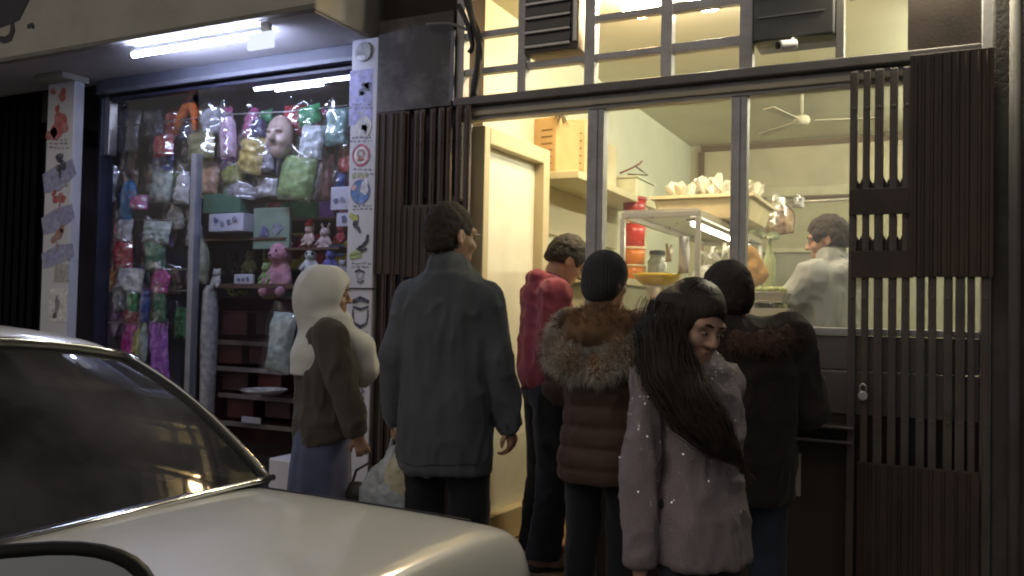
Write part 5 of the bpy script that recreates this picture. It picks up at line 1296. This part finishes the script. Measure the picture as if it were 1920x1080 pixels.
packet(392,334,36,56,HY+.06,peach,'peach coloured packet below the olive packet',group=G1,seed=16)
packet(438,328,52,36,HY+.03,film('moss',(.30,.32,.08),.3),'moss green packet under the slim pink packet',group=G1,seed=17)
packet(452,358,60,28,HY+.02,clear,'clear packet lying on the dark green box',group=G1,seed=18)
packet(500,352,50,32,HY+.04,white_f,'whitish packet left of the lime green packet',group=G1,seed=19)
packet(340,352,32,58,HY-.02,white_f,'white clear bag left of the window upright',group=G1,seed=20)
packet(300,350,58,60,HY,paleteal,'pale teal packet in the left part of the toy window',group=G1,seed=21)
packet(206,345,34,64,HY,silver_f,'silver crinkled packet at the left edge of the toy window',group=G1,seed=22)
packet(236,376,42,76,HY-.02,bluef,'bright blue packet at the left of the toy window',group=G1,seed=23)
packet(262,380,36,26,HY-.05,magf,'small pink packet lying over the blue packet',group=G1,seed=24)
packet(330,410,46,44,HY+.04,film('grey',(.22,.22,.25),.3),'grey packet beside the window upright',group=G1,seed=25)
# second layer hanging behind the first
rl2 = random.Random(31); pal = [('red',(.42,.03,.04)),('blue',(.03,.10,.42)),('green',(.04,.26,.08)),('pink',(.50,.10,.28)),('purple',(.22,.06,.38)),('orange',(.50,.16,.03)),('silver',(.40,.40,.44)),('brown',(.16,.08,.05)),('black',(.02,.02,.025)),('yellow',(.48,.38,.05))]
ROWN = 'top second third fourth fifth sixth'.split(); ORD = 'first second third fourth fifth sixth seventh eighth ninth tenth eleventh twelfth thirteenth'.split()
for ri, (py, xa, xb) in enumerate(((232,224,650),(290,222,650),(340,220,650),(440,206,352),(520,204,352),(600,204,352))):
    px = xa; n_ = 0
    while px < xb:
        w_ = rl2.uniform(24,46); n_ += 1; cn_, cc = rl2.choice(pal)
        packet(px+w_/2, py+rl2.uniform(-8,8), w_, rl2.uniform(44,66), HY+.10, film('rear_'+cn_, cc, .25), '%s packet, %s from the left in the %s row of the rear layer' % (cn_, ORD[min(n_-1,12)], ROWN[ri]), group='packets in the rear layer of the toy window', seed=100+ri*20+n_, th=.035)
        px += w_ + rl2.uniform(2,22)
# orange arch (a padded head band) with a dark packet behind it
ob = thing('head_band', 'orange arched head band hanging in the toy window', 'head band', (0,0,0)); k = pxm(350,222,HY); place(ob, 350, 222, HY, 56*k); ORG[ob.name] = Vector()
W_ = 44*k
link('band', MB().tube([(-W_*.62,0,0), (-W_*.4,0,30*k), (-W_*.05,0,48*k), (W_*.3,0,50*k), (W_*.45,0,34*k), (W_*.5,0,4*k)], [.018,.03,.034,.034,.028,.016], 10).mesh('band', smooth=True), ob, M('orange_foam', (.60,.14,.03), .7, bump=.4))
link('bow', MB().tube([(-W_*.1,-.01,56*k),(W_*.2,0,74*k)], [.02,.012], 8).mesh('bow', smooth=True), ob, M('red_foam', (.35,.03,.02), .7))
packet(352,246,34,34,HY+.05,film('navy2',(.03,.035,.10),.3),'dark navy packet inside the orange head band',group=G1,seed=27)
# plain rubber face mask in a clear bag
mk = thing('party_mask', 'plain flesh coloured rubber party mask hanging in the toy window', 'mask', (0,0,0)); k = pxm(525,258,HY); place(mk, 525, 258, HY-.02, 84*k); ORG[mk.name] = Vector()
s = 84*k/.26; g = SDF((-.13*s,-.12*s,-.02*s),(.13*s,.06*s,.29*s), .0065*s, k=.02*s)
g.ell((0,0,.135*s),(.088*s,.06*s,.125*s)); g.cone((0,-.05*s,.15*s),(0,-.075*s,.115*s),.014*s,.021*s); g.cone((-.04*s,-.05*s,.165*s),(.04*s,-.05*s,.165*s),.012*s,.012*s)
for sg in (-1,1): g.ell((sg*.038*s,-.06*s,.148*s),(.02*s,.03*s,.011*s),.008*s,True); g.ell((sg*.045*s,-.04*s,.10*s),(.025*s,.02*s,.02*s))
g.ell((0,-.062*s,.068*s),(.034*s,.02*s,.006*s),.006*s,True)
link('mask_shell', g.mesh('mask_shell', 1), mk, M('mask_rubber', (.50,.36,.30), .45, var=.15, coat=.3))
# cards, boxes
carton(415,381,86,36,HY,.10,M('green_card',(.06,.16,.11),.5),'dark green box on the middle shelf of the toy window',seed=1)
carton(423,417,80,34,HY-.02,.12,M('white_card',(.55,.55,.66),.5),'white box printed with small blue pictures below the green box',prints=4,seed=2)
carton(508,428,82,78,HY+.06,.03,M('mint_card',(.22,.30,.24),.5),'pale green picture card with dark figures',prints=2,seed=3)
carton(637,372,40,44,HY-.06,.012,M('white_card'),'white card with dark animal prints by the sticker pillar',prints=2,seed=4)
carton(645,412,34,26,HY-.05,.012,M('white_card'),'small white card under the animal print card',prints=1,seed=5)
carton(456,526,44,24,HY+.03,.02,M('white_card'),'white name card standing among the plush toys',prints=3,seed=6)
for i, (px, py, w_, h_, m_, hd, lb) in enumerate((
    (233,432,36,40,white_f,(.6,.6,.66),'white headed card packet in the upper row left of the upright'),
    (232,476,38,50,redf,None,'dark red packet under the white headed card packet'),
    (292,436,66,40,paleteal,(.55,.6,.6),'wide pale packet in the upper row left of the upright'),
    (292,478,40,52,film('fir',(.03,.16,.10),.3),None,'fir green packet beside the dark red packet'),
    (292,498,30,14,white_f,None,'white label packet below the fir green packet'),
    (240,524,54,42,white_f,(.6,.6,.7),'white packet in the second row left of the upright'),
    (300,526,44,44,magf,None,'magenta packet in the second row beside the white packet'),
    (226,560,26,50,film('bw',(.30,.30,.33),.3,dirt=(.02,.02,.03)),None,'black and white packet at the left of the third row'),
    (250,566,24,40,film('leaf',(.04,.28,.07),.3),None,'leaf green packet in the third row'),
    (272,572,18,56,film('royal',(.03,.07,.38),.3),None,'royal blue packet in the third row'),
    (300,572,32,58,film('bottle',(.03,.16,.08),.3),None,'bottle green packet at the right of the third row'),
    (245,594,40,22,film('crimson',(.35,.03,.05),.3),None,'crimson packet below the leaf green packet'),
    (236,642,36,84,magf,(.5,.12,.35),'tall pink packet in the bottom row'),
    (256,646,14,62,film('yellow',(.48,.45,.06),.3),None,'narrow yellow packet in the bottom row'),
    (270,636,16,80,paleteal,None,'narrow pale blue packet in the bottom row'),
    (302,656,40,104,purp,(.35,.2,.5),'tall purple packet at the right of the bottom row'))):
    packet(px,py,w_,h_,HY-.04,m_,lb,head=hd,seed=30+i,th=.03,group='packets on the rack left of the upright')
# rack wires that carry those rows
for py in (412, 505, 545, 605):
    a, b = at(200, py, HY+.03), at(350, py, HY+.03); MB().tube([a, b], .004, 6).build('rack_wire', M('line_steel'), ts)
MB().box(at(205,500,HY+.12).x, at(345,500,HY+.12).x, HY+.12, HY+.14, .3, 2.05).build('rack_board', M('rack_board', (.05,.045,.07), .7), ts)
# plush toys
PY = D+.34
plush(528,500,110,PY,(.52,.24,.33),'tall pink plush animal with dangling arms',ears='round',seed=1,arms=.8,slim=.8)
plush(556,462,50,PY+.1,(.55,.05,.16),'crimson plush toy behind the pink plush animal',seed=2)
plush(583,490,52,PY-.02,(.62,.66,.68),'small panda plush with black eye patches and ears',spots=True,seed=3)
plush(581,440,44,PY+.02,(.66,.50,.46),'pale pink plush toy wearing a red hat',hat=(.4,.03,.03),seed=4)
plush(610,446,46,PY,(.60,.46,.48),'pale plush toy beside the sticker pillar',ears='long',seed=5)
plush(620,488,44,PY-.02,(.12,.12,.42),'blue plush toy next to the panda plush',seed=6,ears='point')
plush(500,512,44,PY-.02,(.22,.34,.12),'light green plush toy left of the pink plush animal',seed=7)
plush(470,490,46,PY+.12,(.25,.27,.14),'olive plush toy in the middle of the display',seed=8,ears='point')
plush(436,492,48,PY+.12,(.03,.03,.035),'black plush toy left of the olive plush toy',seed=9)
plush(512,462,42,PY+.12,(.05,.06,.06),'dark plush toy behind the light green plush toy',seed=10,ears='point')
plush(642,500,30,PY-.02,(.5,.48,.55),'tiny pale plush toy at the edge of the sticker pillar',seed=12)
plush(407,520,38,PY-.06,(.55,.54,.56),'white plush toy beside the window upright',seed=11,arms=.7)
plush(640,438,40,PY+.06,(.40,.04,.05),'red plush toy right of the pale long eared plush toy',seed=13)
MB().box(at(420,560,PY).x, at(655,560,PY).x, PY-.08, PY+.3, at(540,533,PY).z-.03, at(540,533,PY).z).build('plush_shelf', wood, ts)
for (x0_, x1_, py) in ((372,470,400),(372,655,376),(540,660,468),(372,560,452)):
    a, b = at(x0_, py, HY+.18), at(x1_, py, HY+.18); MB().box(a.x, b.x, HY+.05, HY+.35, a.z-.014, a.z).build('shelf', wood, ts)
# stock on the back shelves, dim behind the window goods
ORD = 'first second third fourth fifth sixth seventh eighth ninth tenth eleventh twelfth thirteenth'.split(); rs = random.Random(77); cols = [('blue',(.05,.10,.30)),('red',(.30,.04,.05)),('violet',(.18,.08,.28)),('green',(.05,.18,.08)),('white',(.42,.42,.46)),('pink',(.38,.12,.25)),('yellow',(.36,.28,.05)),('grey',(.18,.18,.2))]
for zi, (z, rowname) in enumerate(((2.02,'top'),(1.62,'middle'),(1.20,'lowest'))):
    x = -4.93; n_ = 0
    while x < -3.1:
        w_ = rs.uniform(.14,.27); h_ = rs.uniform(.16,.33); cn_, cc = rs.choice(cols); n_ += 1
        t = thing('stock_box', '%s box, %s from the left on the %s back shelf' % (cn_, ORD[n_-1], rowname), 'box', (x+w_/2, TB-.36, z), R(rs.uniform(-8,8)), 'stock boxes on the back shelves'); ORG[t.name] = Vector()
        o = link('carton', MB().box(-w_/2, w_/2, 0, .25, 0, h_).mesh('carton'), t, M('stock_'+cn_, cc, .4, var=.3, scale=12)); o.modifiers.new('b','BEVEL').width = .004
        link('label_panel', MB().box(-w_*.36, w_*.36, -.003, -.0005, h_*.45, h_*.85).mesh('label_panel'), t, print_mat(rs.choice(cols)[1]))
        x += w_ + rs.uniform(.01,.06)
# yellow leaves, pale wrapped roll, pale hanging bag
lf = thing('leaf_garland', 'yellow green paper leaves on the maroon display', 'garland', tuple(at(438, 552, D+.5)))
r0 = random.Random(4)
for i in range(16):
    p = at(414+r0.random()*52, 542+r0.random()*14, D+.48); a = r0.uniform(0,3.1)
    MB().add([p, p+Vector((.03*math.cos(a),-.012,.016)), p+Vector((.055*math.cos(a),-.01,.02*math.sin(a)+.012)), p+Vector((.03*math.cos(a),.008,-.01))], [(0,1,2,3)]).build('leaf', M('leaf_yellow', (.40,.40,.08), .6), lf)
p = at(392, 640, D+.3); zt_ = at(395, 535, D+.3).z
rl = thing('plastic_roll', 'tall pale plastic wrapped roll standing right of the upright', 'roll', (p.x, D+.3, .3))
MB().lathe([(.045,0),(.055,.02),(.05,.4),(.058,.8),(.05,zt_-.34),(.03,zt_-.3)], 14, (p.x, D+.3, .3)).build('wrapped_roll', film('roll', (.42,.42,.46), .2), rl, smooth=True)
k = pxm(385,480,D+.3)
packet(386,486,24,88,D+.28,film('fern',(.30,.34,.24),.35,dirt=(.55,.58,.5)),'pale fern green packet sticking out of the wrapped roll',seed=60,tilt=-14)
packet(520,640,56,104,D+.26,paleteal,'big pale teal clear bag hanging beside the headscarf woman',seed=61,th=.08)
# maroon cartons on the stepped display
MLB = ['%s maroon carton on the %s step of the display' % (a_, b_) for b_ in ('top', 'second', 'third', 'lowest') for a_ in ('left', 'right')]
for i, (px, py, w_, h_) in enumerate(((440,606,56,44),(500,606,50,44),(432,662,50,40),(490,664,56,36),(440,712,60,40),(505,714,52,38),(450,762,60,44),(520,762,56,44))):
    carton(px,py,w_,h_,D+.6,.2,M('maroon_box%d' % (i%3), ((.11,.03,.04),(.085,.04,.05),(.14,.035,.04))[i%3], .4),MLB[i],group='maroon cartons on the stepped display',seed=i,name='carton_box')
t = thing('tray', 'oval clear plastic tray on the stepped display', 'tray', tuple(at(495,738,D+.42))); c = at(495,738,D+.42)
MB().lathe([(.12,.0),(.15,.02),(.158,.03),(.15,.028),(.12,.008)], 24, c).build('tray_body', film('tray', (.5,.5,.52), .12), t, smooth=True)
carton(470,788,44,12,D+.5,.01,M('white_card'),'small white price tag on the lowest display shelf',name='price_tag',cat='price tag')
p = at(530, 888, 3.75)
carton(530,890,64,70,3.72,.2,M('white_box',(.62,.62,.68),.5),'white carton on the pavement below the toy window',name='floor_carton')
bpy.data.objects['floor_carton'].location.z = 0; 
for ch in bpy.data.objects['floor_carton'].children: ch.scale.z = max(1, at(530,862,3.72).z/(70*pxm(530,890,3.72)))

# ------------------------------------------------------------------ inside the food shop
card_m = M('cardboard', (.50,.33,.15), .8, var=.12, scale=4); slot = M('slot_dark', (.2,.12,.05), .9)
def crate(px0, px1, py0, py1, Y, X0, label, tone, rot=0):
    a, b = at(px0, py1, Y), at(px1, py0, Y); w_ = b.x-a.x; h_ = b.z-zs
    t = thing('cardboard_box', label, 'box', ((a.x+b.x)/2, Y, zs), R(rot), 'cardboard boxes on the wall shelf'); ORG[t.name] = Vector()
    o = link('carton', MB().box(-w_/2, w_/2, 0, .3, 0, h_).mesh('carton'), t, tone); o.modifiers.new('b','BEVEL').width = .006
    for i in range(6):
        link('slot', MB().box(w_*.0, w_*.36, -.003, -.0005, h_*(.16+.12*i), h_*(.16+.12*i)+.008).mesh('slot'), t, slot)
crate(985, 1046, 218, 312, 4.92, 0, 'tall orange cardboard box nearest the open door', M('cardboard_orange', (.55,.36,.17), .8, var=.1), -8)
crate(1050, 1098, 222, 318, 5.28, 0, 'pale cardboard box behind the orange one on the shelf', M('cardboard_pale', (.62,.50,.27), .8, var=.1), 5)
crate(1108, 1132, 262, 322, 5.75, 0, 'low cream box on the far part of the wall shelf', M('cream_box', (.62,.56,.38), .7), 0)
# bunch of dark foil flowers over the boxes
fl = thing('tinsel', 'dark tinsel tuft hanging above the pale cardboard box', 'decoration', tuple(at(1054, 222, 4.9)))
mb = MB(); r0 = random.Random(8)
for i in range(26):
    p = at(1054+r0.uniform(-4,4), 214, 4.9); e = p + Vector((r0.uniform(-.06,.06), r0.uniform(-.03,.03), r0.uniform(-.09,.0))); mb.tube([p, p.lerp(e,.5)+Vector((0,0,.01)), e], [.004,.004,.001], 5)
mb.build('tinsel_strands', M('tinsel', (.10,.09,.05), .4), fl)
# white appliance on the shelf end and the coat hanger thing above it
a = at(1190, 352, 6.2)
wb = thing('white_crate', 'white plastic crate at the far end of the wall shelf', 'crate', (-2.08, 6.3, zs)); ORG[wb.name] = Vector()
o = link('crate_body', MB().box(-.13,.13,-.22,.22,0,.14).mesh('crate_body'), wb, M('crate_white', (.60,.62,.46), .5)); o.modifiers.new('b','BEVEL').width = .01
link('crate_rim', MB().box(-.14,.14,-.23,.23,.141,.156).mesh('crate_rim'), wb, M('crate_white'))
c = at(1190, 318, 6.25)
ch = thing('coat_hanger', 'dark red coat hanger above the white crate', 'hanger', tuple(c))
MB().tube([c+Vector((-.10,-.05,-.03)), c+Vector((-.03,0,.01)), c+Vector((.03,.02,.045)), c+Vector((.05,.03,.07))], .007, 7).build('hanger_bar', M('hanger_red', (.22,.05,.03), .5), ch, smooth=True)
MB().tube([c+Vector((0,0,.03)), c+Vector((.05,.03,-.01)), c+Vector((.09,.05,-.04)), c+Vector((-.05,-.02,-.035))], .006, 7).build('hanger_bar', M('hanger_dark', (.08,.05,.03), .5), ch, smooth=True)
# buckets stacked on the side counter
sc_ = thing('side_counter', 'pale counter along the left wall of the food shop', 'counter', (-2.05, 5.6, FZ)); ORG[sc_.name] = Vector((0,0,0)) 
sc_.location = (0,0,0)
bz = atX(1187, 528, -1.98).z; by = atX(1187, 528, -1.98).y
MB().box(XL+.001, -1.80, 5.1, 7.4, bz-.05, bz-.002).build('counter_top', M('shelf_cream'), sc_, bevel=.006)
MB().box(XL+.001, -1.84, 5.15, 7.35, FZ, bz-.052).build('counter_body', M('counter_body', (.5,.48,.36), .5), sc_)
def bucket(z, col, h_, r, label, rim=(.75,.62,.45)):
    t = thing('bucket', label, 'bucket', (-1.98, by, z), 0, 'stacked buckets on the side counter'); ORG[t.name] = Vector()
    m_ = M('bucket_%02d%02d' % (int(col[0]*99), int(col[1]*99)), col, .35, var=.08, coat=.2)
    link('bucket_body', MB().lathe([(r*.86,0),(r*.93,h_*.5),(r,h_*.86)], 22).mesh('bucket_body', smooth=True), t, m_)
    link('lid', MB().lathe([(r*1.06,h_*.86),(r*1.08,h_*.9),(r*1.05,h_*.985),(r*.3,h_*.99)], 22).mesh('lid', smooth=True), t, print_mat(rim))
zz = bz
kb_ = pxm(1187, 450, by)
for i, (py0, py1, col, rim, lb) in enumerate(((528,496,(.55,.17,.02),(.6,.5,.3),'lowest orange bucket of the stack on the side counter'),(496,463,(.60,.18,.02),(.72,.55,.35),'upper orange bucket of the stack on the side counter'),
     (463,414,(.48,.03,.02),(.7,.45,.3),'tall red bucket above the orange ones'),(414,370,(.36,.025,.02),(.4,.05,.04),'topmost dark red bucket of the stack'))):
    h_ = (py0-py1)*kb_; bucket(zz, col, h_, .088, lb, rim); zz += h_+.0005
# steel rack over the prep counter, with its tube lamp, tray and paper cones
RZ = 1.90
x0_, x1_, y0_, y1_ = -1.56, -1.13, 4.62, 6.55
rk = thing('steel_rack', 'stainless steel overhead rack running into the food shop', 'rack', (-1.35, 5.5, 1.0)); ORG[rk.name] = Vector((0,0,0)); rk.location = (0,0,0)
ss = M('stainless', (.62,.60,.52), .3, .75, var=.08, scale=4)
MB().box(x0_, x1_, y0_, y1_, RZ-.012, RZ).build('rack_shelf', ss, rk, bevel=.002)
for a, b in (((x0_,y0_),(x1_,y0_)),((x0_,y1_),(x1_,y1_)),((x0_,y0_),(x0_,y1_)),((x1_,y0_),(x1_,y1_))):
    MB().bar((*a,RZ-.03), (*b,RZ-.03), .028, .034).build('rack_rail', ss, rk, bevel=.003)
CZ_ = 1.12
for x, y in ((x0_,y0_),(x1_,y0_),(x0_,y1_),(x1_,y1_)):
    MB().box(x-.014, x+.014, y-.014, y+.014, CZ_, RZ-.048).build('rack_post', ss, rk, bevel=.003)
pc = thing('prep_counter', 'stainless preparation counter below the overhead rack', 'counter', (-1.3, 5.5, FZ)); ORG[pc.name] = Vector(); pc.location = (0,0,0)
MB().box(-1.62, -.95, D+.12, 6.9, CZ_-.04, CZ_-.001).build('counter_top', ss, pc, bevel=.004)
MB().box(-1.60, -.98, D+.14, 6.88, FZ, CZ_-.042).build('counter_body', st, pc)
MB().box(-.95, .15, D+.12, D+.62, CZ_-.04, CZ_-.001).build('counter_top', ss, pc, bevel=.004)
MB().box(-.97, .13, D+.14, D+.60, FZ, CZ_-.042).build('counter_body', st, pc)
tb = thing('tube_lamp', 'slim white tube lamp under the steel rack', 'lamp', (x1_-.05, 5.3, RZ-.07)); ORG[tb.name] = Vector(); tb.location = (0,0,0)
MB().tube([(x1_-.06, y0_+.12, RZ-.075), (x1_-.06, y1_-.2, RZ-.075)], .013, 10).build('tube', lamp_mat('rack_tube', (1.0,.9,.68), 14), tb, smooth=True)
MB().box(x1_-.085, x1_-.035, y0_+.08, y1_-.16, RZ-.061, RZ-.049).build('housing', M('lamp_housing'), tb)
tr = thing('paper_tray', 'cream tray full of white paper cones on the steel rack', 'tray', (-1.25, 5.55, RZ+.001)); ORG[tr.name] = Vector()
pa = at(1258, 380, 5.2)
MBx = MB().hexa([(-.26,-.34,0),(.26,-.34,0),(.26,.34,0),(-.26,.34,0),(-.30,-.38,.13),(.30,-.38,.13),(.30,.38,.13),(-.30,.38,.13)])
o = link('tray_body', MBx.mesh('tray_body'), tr, M('tray_cream', (.68,.58,.36), .5)); o.modifiers.new('b','BEVEL').width = .01
link('tray_rim', MB().box(-.32,.32,-.40,.40,.131,.15).mesh('tray_rim'), tr, M('tray_cream'))
r0 = random.Random(21); pw = M('white_paper', (.78,.77,.68), .7, var=.06)
cone_me = MB(); n = 9
cone_me.add([(.0,0,-.02)] + [(.05*math.cos(2*math.pi*i/n), .05*math.sin(2*math.pi*i/n), .11+(.02 if i % 2 else 0)) for i in range(n)], [(0,i+1,(i+1)%n+1) for i in range(n-2)])
cme = cone_me.mesh('paper_cone'); cme.materials.append(pw)
for i in range(70):
    o = link('paper_cone', cme, tr); o.location = (r0.uniform(-.26,.26), r0.uniform(-.34,.34), .13+r0.uniform(0,.07)); o.rotation_euler = (r0.uniform(-.7,.7), r0.uniform(-.7,.7), r0.uniform(0,6)); sc1 = r0.uniform(.55,.95); o.scale = (sc1,sc1,sc1)
# bits hanging from and standing below the rack
def hang_paper(px, py, wpx, hpx, Y, label, col=(.74,.72,.66), nm='paper_sheet'):
    k = pxm(px,py,Y); w_, h_ = wpx*k, hpx*k; P_ = []
    for i in range(7):
        v = i/6; P_.append([((u-.5)*w_*(1-.35*v*v), .02*math.sin(5*u+4*v), v*h_) for u in (0,.25,.5,.75,1)])
    t = tag(link(nm, MB().grid(P_).mesh(nm, smooth=True), None, M('paper_%02d%02d' % (int(col[0]*99), int(col[1]*99)), col, .7)), label, 'paper'); place(t, px, py, Y, h_); t.modifiers.new('s','SOLIDIFY').thickness = .003; return t
hang_paper(1282, 478, 22, 70, 4.75, 'white paper sleeve standing under the steel rack')
hang_paper(1254, 474, 14, 34, 4.8, 'small cream paper twist under the steel rack', (.66,.60,.42))
yb = thing('bowl', 'yellow bowl on the counter beneath the rack', 'bowl', tuple(at(1232, 516, 4.75)))
c = at(1232, 520, 4.75)
MB().lathe([(.03,-.05),(.08,-.045),(.125,-.01),(.14,.02),(.134,.02),(.10,-.005)], 24, c).build('bowl_body', M('yellow_plastic', (.62,.42,.03), .35, coat=.2), yb, smooth=True)
MB().lathe([(.10,-.30),(.07,-.29),(.055,-.06),(.075,-.048)], 18, c).build('bowl_stand', ss, yb, smooth=True)
jr = thing('jar', 'clear jar with dark contents beside the yellow bowl', 'jar', tuple(at(1232, 498, 5.1))); c = at(1232, 505, 5.15)
MB().lathe([(.05,-.4),(.06,-.39),(.06,.05),(.045,.07),(.045,.09)], 18, c).build('jar_body', film('jar', (.35,.38,.28), .1), jr, smooth=True)
MB().lathe([(.05,.091),(.05,.115),(.01,.12)], 18, c).build('lid', M('lid_dark', (.05,.05,.04), .4), jr)
# heap of wrappers
wr_ = thing('wrapper_heap', 'heap of crumpled white wrappers on the counter', 'wrappers', tuple(at(1345, 500, 5.2))); c = at(1345, 512, 5.2); ORG[wr_.name] = Vector(c); wr_.location = c
g = SDF((-.22,-.2,-.2),(.24,.2,.16), .01, k=.03); g.ell((0,0,-.08),(.17,.14,.10)); g.ell((.09,0,.0),(.10,.08,.06)); g.ell((-.06,0,-.02),(.07,.07,.05))
link('wrappers', g.mesh('wrappers', 1, lambda V, N: .05*(1-np.abs(2*vn(V*22,3)-1)-.5)), wr_, pw)
for i in range(9):
    o = link('paper_cone', cme, wr_); o.location = (r0.uniform(-.08,.16), r0.uniform(-.1,.1), .05+r0.uniform(0,.05)); o.rotation_euler = (r0.uniform(-1,1), r0.uniform(-1,1), 0); o.scale = (.45,.45,.7)
# flat bread held up by the cook, steel trays, bottle
fbp = at(1412, 492, 4.72)
fb_ = thing('flatbread', 'golden flatbread held up beside the window post', 'bread', tuple(fbp)); ORG[fb_.name] = Vector(fbp)
g = SDF((-.14,-.08,-.17),(.14,.08,.15), .008, k=.02); g.cone((-.03,0,.05),(.03,.01,-.06),.035,.055,sq=(1,.22,1)); g.cone((-.035,.0,.03),(-.015,0,-.08),.03,.04,sq=(1,.22,1))
link('bread', g.mesh('bread', 1, lambda V, N: .008*(vn(V*25,2)-.5)), fb_, M('bread', (.58,.34,.11), .8, var=.3, scale=16, bump=.4))
for i, (px, py, w_, lb) in enumerate(((1440,548,74,'upper steel food tray on the counter behind the window'),(1440,578,84,'lower steel food tray on the counter behind the window'))):
    c = at(px, py, 4.5+.02*i); k = pxm(px,py,4.5); t = thing('food_tray', lb, 'tray', tuple(c), 0, 'steel food trays'); ORG[t.name] = Vector(c)
    MB().hexa([(c.x+sx*w_*k*.42, c.y+sy*.11, c.z-.05) for sx,sy in ((-1,-1),(1,-1),(1,1),(-1,1))] + [(c.x+sx*w_*k*.5, c.y+sy*.13, c.z) for sx,sy in ((-1,-1),(1,-1),(1,1),(-1,1))]).build('tray_body', ss, t, bevel=.006)
    mb = MB()
    for j in range(14):
        p = c + Vector((r0.uniform(-.09,.09), r0.uniform(-.08,.08), .008)); mb.lathe([(.004,-.02),(.022,-.006),(.024,.008),(.004,.02)], 8, p)
    mb.build('food', M('salad', (.30,.34,.12), .5, var=.5, scale=30), t, smooth=True)
c = at(1443, 480, 4.9); bt = thing('bottle', 'pale green sauce bottle behind the window post', 'bottle', tuple(c))
MB().lathe([(.03,-.38),(.034,-.37),(.034,-.02),(.014,.03),(.012,.09),(.016,.092),(.016,.11)], 16, c).build('bottle_body', M('bottle_green', (.38,.44,.22), .25, coat=.3), bt, smooth=True)
# sleeve of a second worker is hidden; bags hanging on the far wall
for i, (px, py, w_, h_, m_, lb) in enumerate(((1432,420,52,54,film('mint',(.38,.48,.28),.3),'pale green bag hanging on the far wall'),(1462,408,48,60,film('salmon',(.48,.30,.16),.4),'salmon coloured bag hanging on the far wall'),
      (1497,380,16,18,white_f,'small white tag on the far wall'),(1450,398,30,50,film('cream',(.50,.46,.30),.3),'cream bag between the two hanging bags'))):
    packet(px,py,w_,h_,7.0,m_,lb,'bag',seed=80+i,th=.12,crk=.05)
pa = atX(1432, 386, at(1432,386,7.0).x)
ra_, rb_ = at(1405, 385, 7.02), at(1530, 372, 7.02)
MB().tube([ra_ + Vector((-.6,0,0)), rb_ + Vector((1.2,0,0))], .012, 8).build('hanging_rail', ss, fs, smooth=True)
# second worker: only the grey sleeve shows between the post and the cook
# ceiling fan
c = atZ(1503, 226, 2.74); fn = thing('ceiling_fan', 'pale three bladed ceiling fan in the food shop', 'fan', tuple(c))
fm = M('fan_paint', (.50,.48,.37), .8)
MB().tube([c+Vector((0,0,.05)), (c.x, c.y, CZ)], .012, 8).build('fan_rod', fm, fn, smooth=True)
MB().lathe([(.02,-.035),(.05,-.03),(.06,0),(.05,.03),(.02,.04)], 20, c).build('fan_motor', fm, fn, smooth=True)
for k_ in range(3):
    a = R(12+120*k_); d = Vector((math.cos(a), math.sin(a), 0)); s_ = Vector((-math.sin(a), math.cos(a), .06))*.7
    MB().hexa([c+d*.09-s_*.03-Vector((0,0,.006)), c+d*.5-s_*.06-Vector((0,0,.006)), c+d*.5+s_*.06-Vector((0,0,.006)), c+d*.09+s_*.03-Vector((0,0,.006)),
               c+d*.09-s_*.03, c+d*.5-s_*.06, c+d*.5+s_*.06, c+d*.09+s_*.03]).build('fan_blade', fm, fn)
